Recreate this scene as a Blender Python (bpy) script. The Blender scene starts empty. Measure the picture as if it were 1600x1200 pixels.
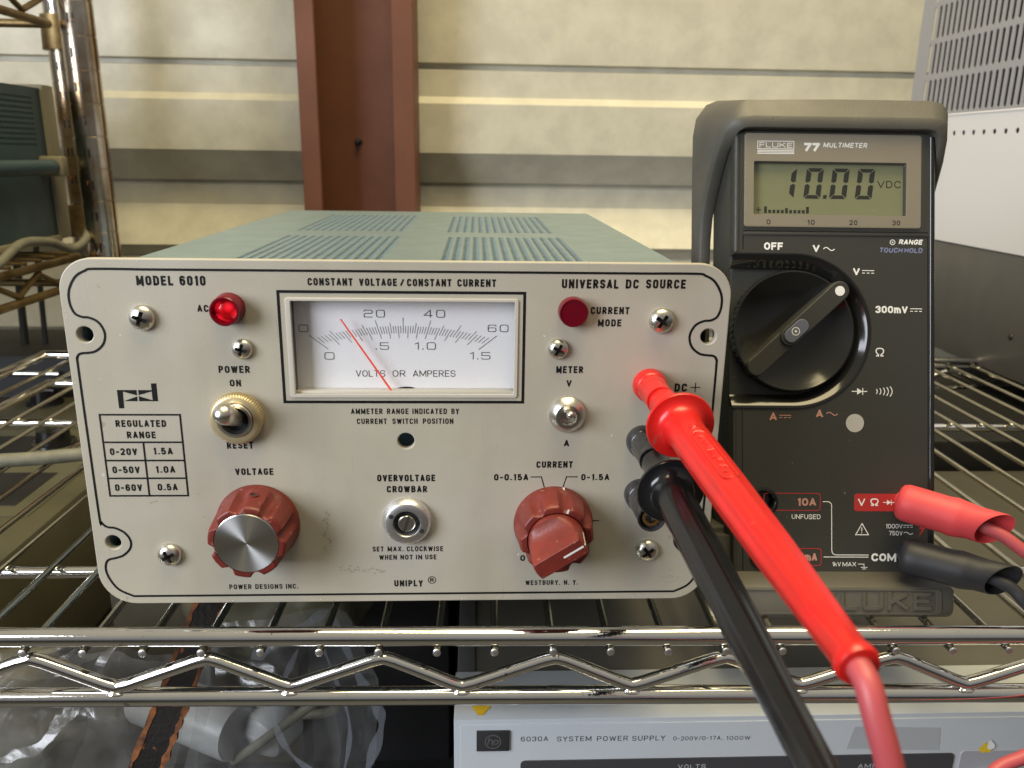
import bpy, bmesh, math, random
from math import sin, cos, pi, radians, hypot, atan2
from mathutils import Vector, Matrix
random.seed(7)
scene = bpy.context.scene
col = scene.collection
MM = 0.001

# ------------------------------------------------------------------ camera
cam_d = bpy.data.cameras.new('camera'); cam = bpy.data.objects.new('camera', cam_d); col.objects.link(cam)
cam_d.sensor_width = 36; cam_d.lens = 28.55; cam_d.clip_start = 0.005; cam_d.clip_end = 20
p, y, r = radians(15.832), radians(2.606), radians(0.837)
fwd = Vector((sin(y)*cos(p), cos(y)*cos(p), -sin(p))); rgt = Vector((cos(y), -sin(y), 0)); up = rgt.cross(fwd)
r2 = rgt*cos(r)+up*sin(r); u2 = -rgt*sin(r)+up*cos(r)
cam.matrix_world = Matrix(((r2.x, u2.x, -fwd.x, 0.1326), (r2.y, u2.y, -fwd.y, -0.263), (r2.z, u2.z, -fwd.z, 0.1558), (0, 0, 0, 1)))
cam_d.dof.use_dof = True; cam_d.dof.focus_distance = 0.300; cam_d.dof.aperture_fstop = 21
scene.camera = cam
# ------------------------------------------------------------------ light
scene.view_settings.view_transform = 'Standard'; scene.view_settings.look = 'None'
scene.view_settings.exposure = 0.58; scene.view_settings.gamma = 1
world = bpy.data.worlds.new('World'); scene.world = world; world.use_nodes = True
wn = world.node_tree.nodes; wl = world.node_tree.links
bg = wn['Background']
tc = wn.new('ShaderNodeTexCoord'); sp = wn.new('ShaderNodeSeparateXYZ'); rp = wn.new('ShaderNodeValToRGB'); mr = wn.new('ShaderNodeMapRange')
mr.inputs['From Min'].default_value = -1; mr.inputs['From Max'].default_value = 1
wl.new(tc.outputs['Generated'], sp.inputs[0]); wl.new(sp.outputs['Z'], mr.inputs['Value']); wl.new(mr.outputs[0], rp.inputs[0]); wl.new(rp.outputs[0], bg.inputs['Color'])
e = rp.color_ramp.elements
e[0].position = 0.40; e[0].color = (0.02, 0.019, 0.018, 1); e[1].position = 0.95; e[1].color = (0.50, 0.46, 0.36, 1)
x_ = rp.color_ramp.elements.new(0.55); x_.color = (0.22, 0.22, 0.23, 1)
bg.inputs['Strength'].default_value = 0.60
def area(name, loc, target, sx, sy, power, color):
    l = bpy.data.lights.new(name, 'AREA'); l.shape = 'RECTANGLE'; l.size = sx; l.size_y = sy; l.energy = power; l.color = color
    o = bpy.data.objects.new(name, l); col.objects.link(o); o.location = loc
    o.rotation_euler = (Vector(target)-Vector(loc)).to_track_quat('-Z', 'Y').to_euler(); return o
area('window_light', (-0.80, -0.62, 0.42), (0.1, 0.05, 0.05), 0.55, 0.7, 11.5, (0.88, 0.92, 1.0))
area('ceiling_light', (0.30, -0.02, 1.5), (0.18, 0.12, 0.0), 1.1, 0.8, 21, (1.0, 0.83, 0.47))

# ------------------------------------------------------------------ materials
def nt(name):
    m = bpy.data.materials.new(name); m.use_nodes = True
    return m, m.node_tree.nodes, m.node_tree.links, m.node_tree.nodes['Principled BSDF']
def mat(name, color, rough=0.5, metal=0.0, var=0.0, vscale=40, bump=0.0, bscale=300, col2=None, spec=0.5, coat=0.0, spots=None, aniso=None):
    m, n, l, b = nt(name)
    b.inputs['Base Color'].default_value = (*color, 1); b.inputs['Roughness'].default_value = rough
    b.inputs['Metallic'].default_value = metal; b.inputs['Specular IOR Level'].default_value = spec
    if coat: b.inputs['Coat Weight'].default_value = coat; b.inputs['Coat Roughness'].default_value = 0.08
    t = n.new('ShaderNodeTexCoord')
    last = None
    if var or col2:
        z = n.new('ShaderNodeTexNoise'); z.inputs['Scale'].default_value = vscale; z.inputs['Detail'].default_value = 6; z.inputs['Roughness'].default_value = 0.62
        l.new(t.outputs['Object'], z.inputs['Vector'])
        q = n.new('ShaderNodeMapRange'); q.inputs['From Min'].default_value = 0.36; q.inputs['From Max'].default_value = 0.64
        l.new(z.outputs['Fac'], q.inputs['Value'])
        mx = n.new('ShaderNodeMix'); mx.data_type = 'RGBA'
        c2 = col2 if col2 else tuple(c*(1-var) for c in color)
        mx.inputs['A'].default_value = (*color, 1); mx.inputs['B'].default_value = (*c2, 1)
        l.new(q.outputs[0], mx.inputs['Factor']); last = mx.outputs['Result']
        rr = n.new('ShaderNodeMapRange'); rr.inputs['To Min'].default_value = max(0.02, rough*0.85); rr.inputs['To Max'].default_value = min(1, rough*1.25)
        l.new(z.outputs['Fac'], rr.inputs['Value']); l.new(rr.outputs[0], b.inputs['Roughness'])
    if spots:   # small specks: (colour, scale, threshold)
        for (sc_, scale, thr) in spots:
            z2 = n.new('ShaderNodeTexNoise'); z2.inputs['Scale'].default_value = scale; z2.inputs['Detail'].default_value = 4
            l.new(t.outputs['Object'], z2.inputs['Vector'])
            q2 = n.new('ShaderNodeMapRange'); q2.inputs['From Min'].default_value = thr; q2.inputs['From Max'].default_value = thr+0.04
            l.new(z2.outputs['Fac'], q2.inputs['Value'])
            m2 = n.new('ShaderNodeMix'); m2.data_type = 'RGBA'; m2.inputs['B'].default_value = (*sc_, 1)
            if last: l.new(last, m2.inputs['A'])
            else: m2.inputs['A'].default_value = (*color, 1)
            l.new(q2.outputs[0], m2.inputs['Factor']); last = m2.outputs['Result']
    if last: l.new(last, b.inputs['Base Color'])
    if bump:
        z = n.new('ShaderNodeTexNoise'); z.inputs['Scale'].default_value = bscale; z.inputs['Detail'].default_value = 3
        l.new(t.outputs['Object'], z.inputs['Vector'])
        bp = n.new('ShaderNodeBump'); bp.inputs['Strength'].default_value = bump; bp.inputs['Distance'].default_value = 0.0004
        l.new(z.outputs['Fac'], bp.inputs['Height']); l.new(bp.outputs[0], b.inputs['Normal'])
    return m
def clear(name, tint=(1, 1, 1), gloss=1.0, rough=0.03, milk=0.0, milkcol=(0.8, 0.85, 0.9), bump=0.0, bscale=60):
    m, n, l, b = nt(name); out = n['Material Output']; n.remove(b)
    tr = n.new('ShaderNodeBsdfTransparent'); tr.inputs[0].default_value = (*tint, 1)
    gl = n.new('ShaderNodeBsdfGlossy'); gl.inputs['Roughness'].default_value = rough
    fr = n.new('ShaderNodeLayerWeight'); fr.inputs['Blend'].default_value = 0.5
    pw = n.new('ShaderNodeMath'); pw.operation = 'POWER'; pw.inputs[1].default_value = 5.0; l.new(fr.outputs['Facing'], pw.inputs[0])
    mu = n.new('ShaderNodeMath'); mu.operation = 'MULTIPLY_ADD'; mu.inputs[1].default_value = 0.6*gloss; mu.inputs[2].default_value = 0.035*gloss; mu.use_clamp = True
    l.new(pw.outputs[0], mu.inputs[0]); m1 = n.new('ShaderNodeMixShader'); l.new(mu.outputs[0], m1.inputs[0])
    l.new(gl.outputs[0], m1.inputs[2]); src = tr.outputs[0]
    if milk:
        d = n.new('ShaderNodeBsdfDiffuse'); d.inputs[0].default_value = (*milkcol, 1); t2 = n.new('ShaderNodeBsdfTranslucent'); t2.inputs[0].default_value = (*milkcol, 1)
        ad = n.new('ShaderNodeMixShader'); l.new(d.outputs[0], ad.inputs[1]); l.new(t2.outputs[0], ad.inputs[2])
        m2 = n.new('ShaderNodeMixShader'); m2.inputs[0].default_value = milk; l.new(tr.outputs[0], m2.inputs[1]); l.new(ad.outputs[0], m2.inputs[2]); src = m2.outputs[0]
    l.new(src, m1.inputs[1]); l.new(m1.outputs[0], out.inputs[0])
    if bump:
        t = n.new('ShaderNodeTexCoord'); z = n.new('ShaderNodeTexNoise'); z.inputs['Scale'].default_value = bscale; z.inputs['Distortion'].default_value = 1.5
        l.new(t.outputs['Object'], z.inputs['Vector']); bp = n.new('ShaderNodeBump'); bp.inputs['Strength'].default_value = bump; bp.inputs['Distance'].default_value = 0.003
        l.new(z.outputs['Fac'], bp.inputs['Height'])
        for s in (gl, fr): l.new(bp.outputs[0], s.inputs['Normal'])
    return m
def emis(name, color, strength, base=(0.3, 0, 0)):
    m, n, l, b = nt(name); b.inputs['Base Color'].default_value = (*base, 1); b.inputs['Roughness'].default_value = 0.15
    b.inputs['Emission Color'].default_value = (*color, 1); b.inputs['Emission Strength'].default_value = strength
    t = n.new('ShaderNodeTexCoord'); z = n.new('ShaderNodeTexVoronoi'); z.inputs['Scale'].default_value = 330
    l.new(t.outputs['Object'], z.inputs['Vector']); mr = n.new('ShaderNodeMapRange'); mr.inputs['From Max'].default_value = 0.7; mr.inputs['To Min'].default_value = strength*1.5; mr.inputs['To Max'].default_value = strength*0.15
    l.new(z.outputs['Distance'], mr.inputs['Value']); l.new(mr.outputs[0], b.inputs['Emission Strength'])
    return m
M = {}
M['panel'] = mat('painted_panel', (0.48, 0.448, 0.360), 0.40, var=0.10, vscale=22, bump=0.12, bscale=1500, spots=[((0.33, 0.28, 0.20), 190, 0.72), ((0.70, 0.68, 0.63), 260, 0.73)])
_n, _l = M['panel'].node_tree.nodes, M['panel'].node_tree.links; _b = _n['Principled BSDF']; _src = _b.inputs['Base Color'].links[0].from_socket
_t = _n.new('ShaderNodeTexCoord')
for _sc, _col, _lo, _hi in (((26, 26, 5), (0.38, 0.345, 0.275), 0.50, 0.78), ((420, 30, 22), (0.36, 0.33, 0.27), 0.66, 0.74), ((9, 9, 12), (0.52, 0.49, 0.43), 0.48, 0.75)):
    _m = _n.new('ShaderNodeMapping'); _m.inputs['Scale'].default_value = _sc; _m.inputs['Rotation'].default_value = (0, 0.06, 0); _l.new(_t.outputs['Object'], _m.inputs[0])
    _z = _n.new('ShaderNodeTexNoise'); _z.inputs['Scale'].default_value = 1.6; _z.inputs['Detail'].default_value = 7; _l.new(_m.outputs[0], _z.inputs['Vector'])
    _q = _n.new('ShaderNodeMapRange'); _q.inputs['From Min'].default_value = _lo; _q.inputs['From Max'].default_value = _hi; _q.inputs['To Max'].default_value = 0.75; _l.new(_z.outputs['Fac'], _q.inputs['Value'])
    _x = _n.new('ShaderNodeMix'); _x.data_type = 'RGBA'; _x.inputs['B'].default_value = (*_col, 1); _l.new(_src, _x.inputs['A']); _l.new(_q.outputs[0], _x.inputs['Factor']); _src = _x.outputs['Result']
_l.new(_src, _b.inputs['Base Color'])
M['ink'] = mat('black_ink', (0.006, 0.006, 0.006), 0.6, spec=0.25)
M['case'] = mat('grey_green_enamel', (0.165, 0.225, 0.245), 0.38, var=0.12, vscale=60, bump=0.25, bscale=700)
M['dark'] = mat('dark_interior', (0.02, 0.022, 0.022), 0.8)
M['steel'] = mat('nickel_screw', (0.72, 0.69, 0.62), 0.28, 1.0, var=0.2, vscale=300)
M['brush'] = mat('spun_aluminium', (0.8, 0.8, 0.8), 0.27, 1.0)
M['alu'] = mat('satin_aluminium', (0.78, 0.78, 0.78), 0.36, 1.0, var=0.08, vscale=200)
M['chrome'] = mat('chrome_wire', (0.82, 0.81, 0.79), 0.055, 1.0, var=0.06, vscale=60, bump=0.06, bscale=700, spots=[((0.34, 0.30, 0.24), 240, 0.71)])
M['wire'] = mat('shelf_wire_metal', (0.55, 0.53, 0.46), 0.20, 1.0, var=0.25, vscale=50)
M['brass_post'] = mat('tarnished_chrome', (0.66, 0.60, 0.50), 0.22, 1.0, col2=(0.28, 0.18, 0.08), vscale=16)
M['brown_wire'] = mat('tarnished_wire', (0.30, 0.22, 0.10), 0.42, 0.85, col2=(0.12, 0.075, 0.03), vscale=30)
M['beige_nut'] = mat('beige_anodised', (0.60, 0.50, 0.30), 0.35, 0.6)
M['knob'] = mat('red_knob_plastic', (0.185, 0.026, 0.018), 0.40, var=0.3, vscale=90, bump=0.2, bscale=900, spots=[((0.25, 0.085, 0.065), 420, 0.66)])
M['white'] = mat('white_print', (0.80, 0.80, 0.78), 0.5)
M['redlens'] = mat('dark_red_lens', (0.14, 0.003, 0.011), 0.18, var=0.1)
M['redglow'] = emis('glowing_red_neon', (1.0, 0.012, 0.03), 0.5)
M['redglass'] = clear('red_clear_lens', (0.75, 0.06, 0.08), 1.6)
M['dial'] = mat('dial_card', (0.84, 0.84, 0.85), 0.6)
M['meterplastic'] = mat('pale_meter_bezel', (0.58, 0.55, 0.48), 0.3)
M['needle'] = mat('orange_needle', (0.95, 0.09, 0.05), 0.5)
M['clear'] = clear('clear_plastic')
M['blackplastic'] = mat('black_glossy_plastic', (0.010, 0.010, 0.011), 0.16, var=0.2, vscale=60)
M['post_black'] = mat('dusty_black_plastic', (0.016, 0.016, 0.018), 0.25, col2=(0.06, 0.06, 0.062), vscale=120)
M['redplastic'] = mat('bright_red_plastic', (0.66, 0.011, 0.010), 0.30, col2=(0.52, 0.016, 0.010), vscale=55, bump=0.15, bscale=700, spots=[((0.42, 0.05, 0.04), 170, 0.70)])
M['redrubber'] = mat('faded_red_rubber', (0.70, 0.065, 0.075), 0.5, var=0.12, vscale=60, spots=[((0.12, 0.03, 0.03), 330, 0.72)])
M['blackrubber'] = mat('black_rubber', (0.022, 0.024, 0.030), 0.5, var=0.3, vscale=50)
M['redcable'] = mat('dull_red_silicone_cable', (0.42, 0.07, 0.08), 0.45)
M['dmm'] = mat('dark_meter_plastic', (0.037, 0.037, 0.032), 0.42, bump=0.35, bscale=2200, spots=[((0.2, 0.2, 0.18), 420, 0.725)])
M['dmmgloss'] = mat('glossy_dark_dial', (0.013, 0.013, 0.012), 0.13, bump=0.02, bscale=400, spots=[((0.16, 0.15, 0.12), 500, 0.765)])
M['holster'] = mat('grey_rubber_holster', (0.090, 0.084, 0.070), 0.5, var=0.15, vscale=45, bump=0.2, bscale=1200, spots=[((0.05, 0.045, 0.04), 150, 0.72)])
M['taupe'] = mat('taupe_lcd_bezel', (0.25, 0.215, 0.155), 0.5, var=0.04)
M['lcd'] = mat('lcd_green', (0.22, 0.225, 0.115), 0.35, col2=(0.185, 0.19, 0.095), vscale=12)
M['lcdink'] = mat('lcd_segment', (0.012, 0.014, 0.010), 0.4)
M['pinkprint'] = mat('salmon_print', (0.50, 0.25, 0.20), 0.5)
M['redprint'] = mat('red_print', (0.42, 0.03, 0.03), 0.45)
M['blueprint'] = mat('blue_grey_print', (0.17, 0.19, 0.32), 0.5)
M['bluebutton'] = mat('slate_button', (0.12, 0.13, 0.18), 0.4)
M['hp'] = mat('pale_grey_paint', (0.44, 0.47, 0.50), 0.45, var=0.04, vscale=30)
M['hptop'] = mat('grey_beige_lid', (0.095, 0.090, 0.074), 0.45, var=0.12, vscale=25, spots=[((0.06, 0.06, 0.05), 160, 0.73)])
M['hpdark'] = mat('charcoal_window', (0.055, 0.053, 0.058), 0.35)
M['hpink'] = mat('grey_ink', (0.10, 0.10, 0.11), 0.5)
M['hpbadge'] = mat('dark_badge', (0.035, 0.035, 0.037), 0.3)
M['yellow'] = mat('yellow_sticker', (0.75, 0.52, 0.03), 0.5)
M['tape'] = mat('old_tape', (0.415, 0.43, 0.44), 0.3)
M['wall'] = mat('beige_sheet_steel', (0.58, 0.56, 0.465), 0.42, var=0.16, vscale=34, bump=0.3, bscale=160, spots=[((0.52, 0.49, 0.40), 60, 0.70)])
M['column'] = mat('red_oxide_paint', (0.155, 0.050, 0.020), 0.55, var=0.2, vscale=16)
M['teal'] = mat('dark_teal_paint', (0.028, 0.055, 0.068), 0.45, var=0.1)
M['tealframe'] = mat('khaki_frame', (0.26, 0.235, 0.16), 0.5)
M['grey_hose'] = mat('grey_green_hose', (0.17, 0.165, 0.125), 0.55, var=0.25, vscale=120)
M['olive'] = mat('olive_instrument_paint', (0.085, 0.078, 0.045), 0.5, var=0.1)
M['whitebox'] = mat('white_instrument_paint', (0.78, 0.78, 0.80), 0.5)
M['slotgrey'] = mat('light_grey_plastic', (0.36, 0.36, 0.385), 0.5)
M['slate'] = mat('slate_grey_paint', (0.100, 0.099, 0.098), 0.45, var=0.08)
def poly_bag(name):
    m, n, l, b = nt(name); out = n['Material Output']; n.remove(b)
    t = n.new('ShaderNodeTexCoord'); wz = n.new('ShaderNodeTexNoise'); wz.inputs['Scale'].default_value = 14; l.new(t.outputs['Object'], wz.inputs['Vector'])
    va = n.new('ShaderNodeVectorMath'); va.operation = 'MULTIPLY_ADD'; va.inputs[1].default_value = (.05, .05, .05); l.new(wz.outputs['Color'], va.inputs[0]); l.new(t.outputs['Object'], va.inputs[2])
    v = n.new('ShaderNodeTexVoronoi'); v.feature = 'DISTANCE_TO_EDGE'; v.inputs['Scale'].default_value = 15; l.new(va.outputs[0], v.inputs['Vector'])
    z = n.new('ShaderNodeTexNoise'); z.inputs['Scale'].default_value = 30; z.inputs['Detail'].default_value = 4; l.new(va.outputs[0], z.inputs['Vector'])
    cr = n.new('ShaderNodeMapRange'); cr.inputs['From Max'].default_value = 0.05; cr.inputs['To Min'].default_value = 1; cr.inputs['To Max'].default_value = 0; l.new(v.outputs['Distance'], cr.inputs['Value'])
    ml = n.new('ShaderNodeMapRange'); ml.inputs['From Min'].default_value = .35; ml.inputs['From Max'].default_value = .7; ml.inputs['To Min'].default_value = .03; ml.inputs['To Max'].default_value = .16; l.new(z.outputs['Fac'], ml.inputs['Value'])
    ad = n.new('ShaderNodeMath'); ad.operation = 'MULTIPLY_ADD'; ad.inputs[1].default_value = .08; l.new(cr.outputs[0], ad.inputs[0]); l.new(ml.outputs[0], ad.inputs[2])
    h = n.new('ShaderNodeMath'); h.operation = 'MULTIPLY_ADD'; h.inputs[1].default_value = .8; l.new(cr.outputs[0], h.inputs[0]); l.new(z.outputs['Fac'], h.inputs[2])
    bp = n.new('ShaderNodeBump'); bp.inputs['Strength'].default_value = .5; bp.inputs['Distance'].default_value = .003; l.new(h.outputs[0], bp.inputs['Height'])
    tr = n.new('ShaderNodeBsdfTransparent'); tr.inputs[0].default_value = (.93, .93, .92, 1)
    d = n.new('ShaderNodeBsdfDiffuse'); d.inputs[0].default_value = (.52, .53, .54, 1); l.new(bp.outputs[0], d.inputs['Normal'])
    g = n.new('ShaderNodeBsdfGlossy'); g.inputs['Roughness'].default_value = .22; l.new(bp.outputs[0], g.inputs['Normal'])
    m1 = n.new('ShaderNodeMixShader'); l.new(ad.outputs[0], m1.inputs[0]); l.new(tr.outputs[0], m1.inputs[1]); l.new(d.outputs[0], m1.inputs[2])
    m2 = n.new('ShaderNodeMixShader'); m2.inputs[0].default_value = .075; l.new(m1.outputs[0], m2.inputs[1]); l.new(g.outputs[0], m2.inputs[2]); l.new(m2.outputs[0], out.inputs[0]); return m
M['bag'] = poly_bag('creased_poly_bag')
M['bagseam'] = clear('milky_bag_seam', (0.9, 0.92, 0.95), 1.0, 0.2, milk=0.30, milkcol=(0.60, 0.66, 0.76))
M['strap'] = mat('black_worn_leather', (0.018, 0.015, 0.014), 0.35, var=0.3, vscale=90, bump=0.6, bscale=500, spots=[((0.30, 0.10, 0.03), 160, 0.64)])
M['strapedge'] = mat('tan_raw_leather_edge', (0.34, 0.115, 0.028), 0.7, col2=(0.05, 0.02, 0.01), vscale=170)
M['blackbox'] = mat('black_equipment', (0.012, 0.012, 0.013), 0.6)
M['floor'] = mat('concrete', (0.10, 0.095, 0.085), 0.8, var=0.2, vscale=6)
M['brass'] = mat('brass', (0.7, 0.5, 0.2), 0.3, 1.0)
# radial sheen of the spun cap
m, n, l, b = M['brush'], M['brush'].node_tree.nodes, M['brush'].node_tree.links, M['brush'].node_tree.nodes['Principled BSDF']
b.inputs['Anisotropic'].default_value = 0.9; b.inputs['Roughness'].default_value = 0.32; b.inputs['Anisotropic Rotation'].default_value = 0.25
tg = n.new('ShaderNodeTangent'); tg.direction_type = 'RADIAL'; tg.axis = 'Y'; l.new(tg.outputs[0], b.inputs['Tangent'])

# ------------------------------------------------------------------ mesh helpers (all lengths in mm)
def fin(name, bm, material, parent=None, smooth=35, weld=True):
    if weld: bmesh.ops.remove_doubles(bm, verts=bm.verts, dist=1e-4)
    bmesh.ops.recalc_face_normals(bm, faces=bm.faces)
    for v in bm.verts: v.co *= MM
    me = bpy.data.meshes.new(name); bm.to_mesh(me); bm.free()
    return obj(name, me, material, parent, smooth)
def obj(name, me, material, parent=None, smooth=35):
    if material and not me.materials: me.materials.append(material)
    if smooth:
        me.polygons.foreach_set('use_smooth', [True]*len(me.polygons)); me.set_sharp_from_angle(angle=radians(smooth))
    o = bpy.data.objects.new(name, me); col.objects.link(o)
    if parent: o.parent = parent
    return o
def place(o, x, y, z, rot=None):
    o.location = (x*MM, y*MM, z*MM)
    if rot: o.rotation_euler = rot
    return o
def thing(name, label, cat, loc=(0, 0, 0), rot=(0, 0, 0), group=None):
    o = bpy.data.objects.new(name, None); o.empty_display_size = 0.02; col.objects.link(o); place(o, *loc, rot)
    return tag(o, label, cat, group)
def tag(o, label, cat, group=None):
    o['label'] = label; o['category'] = cat
    if group: o['group'] = group
    return o
def part(src, name=None, parent=None, x=0, y=0, z=0, rot=None):   # copy sharing mesh data
    o = src.copy(); col.objects.link(o)
    if parent: o.parent = parent
    return place(o, x, y, z, rot)
def addbox(bm, x0, x1, y0, y1, z0, z1, bev=0, seg=2):
    vs = [bm.verts.new(c) for c in ((x0, y0, z0), (x1, y0, z0), (x1, y1, z0), (x0, y1, z0), (x0, y0, z1), (x1, y0, z1), (x1, y1, z1), (x0, y1, z1))]
    fs = [bm.faces.new([vs[i] for i in f]) for f in ((0, 3, 2, 1), (4, 5, 6, 7), (0, 1, 5, 4), (1, 2, 6, 5), (2, 3, 7, 6), (3, 0, 4, 7))]
    if bev:
        es = list({e for f in fs for e in f.edges})
        bmesh.ops.bevel(bm, geom=es, offset=bev, segments=seg, profile=0.5, affect='EDGES')
def box(name, x0, x1, y0, y1, z0, z1, material, parent=None, bev=0):
    bm = bmesh.new(); addbox(bm, x0, x1, y0, y1, z0, z1, bev); return fin(name, bm, material, parent)
def addlathe(bm, prof, seg=48, cx=0, cz=0, y0=0, fn=None, cap0=True, cap1=True):
    """profile of (radius, height); height runs towards -Y"""
    rings = []
    for (R, h) in prof:
        ring = []
        for i in range(seg):
            a = 2*pi*i/seg; rr = fn(a, R, h) if fn else R
            ring.append(bm.verts.new((cx+rr*cos(a), y0-h, cz+rr*sin(a))))
        rings.append(ring)
    for a, b in zip(rings, rings[1:]):
        for i in range(seg): bm.faces.new((a[i], a[(i+1) % seg], b[(i+1) % seg], b[i]))
    if cap0: bm.faces.new(rings[0])
    if cap1: bm.faces.new(rings[-1])
def lathe(name, prof, material, parent=None, seg=48, fn=None, smooth=35, cap0=True, cap1=True):
    bm = bmesh.new(); addlathe(bm, prof, seg, fn=fn, cap0=cap0, cap1=cap1); return fin(name, bm, material, parent, smooth, weld=False)
def catmull(pts, n=8, closed=False):
    out = []; N = len(pts)
    P = lambda i: Vector(pts[i % N]) if closed else Vector(pts[max(0, min(N-1, i))])
    for i in range(N if closed else N-1):
        a, b, c, d = P(i-1), P(i), P(i+1), P(i+2)
        for k in range(n):
            t = k/n; out.append(0.5*((2*b)+(c-a)*t+(2*a-5*b+4*c-d)*t*t+(3*b-a-3*c+d)*t**3))
    if not closed: out.append(Vector(pts[-1]))
    return out
def addtube(bm, pts, rad, seg=12, caps=True):
    pts = [Vector(q) for q in pts]; n = len(pts); R = rad if isinstance(rad, (list, tuple)) else [rad]*n
    t0 = (pts[1]-pts[0]).normalized(); up = Vector((0, 0, 1)) if abs(t0.z) < .9 else Vector((1, 0, 0))
    nrm = t0.cross(up).normalized(); rings = []
    for i in range(n):
        t = (pts[min(i+1, n-1)]-pts[max(i-1, 0)]).normalized()
        nrm = (nrm-t*nrm.dot(t)).normalized(); bi = t.cross(nrm)
        rings.append([bm.verts.new(pts[i]+(nrm*cos(2*pi*k/seg)+bi*sin(2*pi*k/seg))*R[i]) for k in range(seg)])
    for a, b in zip(rings, rings[1:]):
        for k in range(seg): bm.faces.new((a[k], a[(k+1) % seg], b[(k+1) % seg], b[k]))
    if caps: bm.faces.new(rings[0]); bm.faces.new(rings[-1])
def tube(name, pts, rad, material, parent=None, seg=12, smooth=40):
    bm = bmesh.new(); addtube(bm, pts, rad, seg); return fin(name, bm, material, parent, smooth, weld=False)
def curve_mesh(data, rotx=True):
    o = bpy.data.objects.new('tmp', data); me = bpy.data.meshes.new_from_object(o); bpy.data.objects.remove(o)
    return me
def circ(cx, cz, r, n=32): return [(cx+r*cos(2*pi*i/n), cz+r*sin(2*pi*i/n)) for i in range(n)]
def rrect(x0, x1, z0, z1, r, n=8):
    out = []
    for (cx, cz, a0) in ((x1-r, z1-r, 0), (x0+r, z1-r, 90), (x0+r, z0+r, 180), (x1-r, z0+r, 270)):
        for k in range(n+1):
            a = radians(a0+90*k/n); out.append((cx+r*cos(a), cz+r*sin(a)))
    return out
def plate(name, loops, y0, thick, material, parent=None, bev=0.0):
    """flat plate standing in XZ, front face at y0, holes from the inner loops"""
    c = bpy.data.curves.new(name, 'CURVE'); c.dimensions = '2D'; c.fill_mode = 'BOTH'; c.extrude = max(0, thick/2-bev)*MM*100; c.bevel_depth = bev*MM*100; c.bevel_resolution = 1
    for lp in loops:
        s = c.splines.new('POLY'); s.points.add(len(lp)-1); s.use_cyclic_u = True
        for q, v in zip(s.points, lp): q.co = (v[0]*.1, v[1]*.1, 0, 1)
    me = curve_mesh(c); bpy.data.curves.remove(c)
    for v in me.vertices: x, yy, z = v.co; v.co = (x*.01, (y0+thick/2)*MM-z*.01, yy*.01)
    return obj(name, me, material, parent, 30)
CAP = {}
def text_mesh(s, bold=0.0, space=1.0, shear=0.0, extr=0.0):
    c = bpy.data.curves.new('t', 'FONT'); c.body = s; c.size = 1; c.offset = bold; c.space_character = space; c.shear = shear; c.extrude = extr
    c.resolution_u = 4
    me = curve_mesh(c); bpy.data.curves.remove(c); return me
def addtext(bm, s, x0, x1, zb, cap, y, bold=0.0, space=1.0, shear=0.0, extr=0.0, extr_y=0.0):
    key = (bold,)
    if key not in CAP:
        h = text_mesh('H', bold); ys = [v.co.y for v in h.vertices]; CAP[key] = (min(ys), max(ys))
    lo, hi = CAP[key]
    me = text_mesh(s, bold, space, shear, extr); xs = [v.co.x for v in me.vertices]; xa, xb = min(xs), max(xs)
    sx = (x1-x0)/(xb-xa); sz = cap/(hi-lo)
    for v in me.vertices:
        v.co = (x0+(v.co.x-xa)*sx, y-(v.co.z/extr*extr_y if extr else 0), zb+(v.co.y-lo)*sz)
    bm.from_mesh(me); bpy.data.meshes.remove(me)
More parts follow.
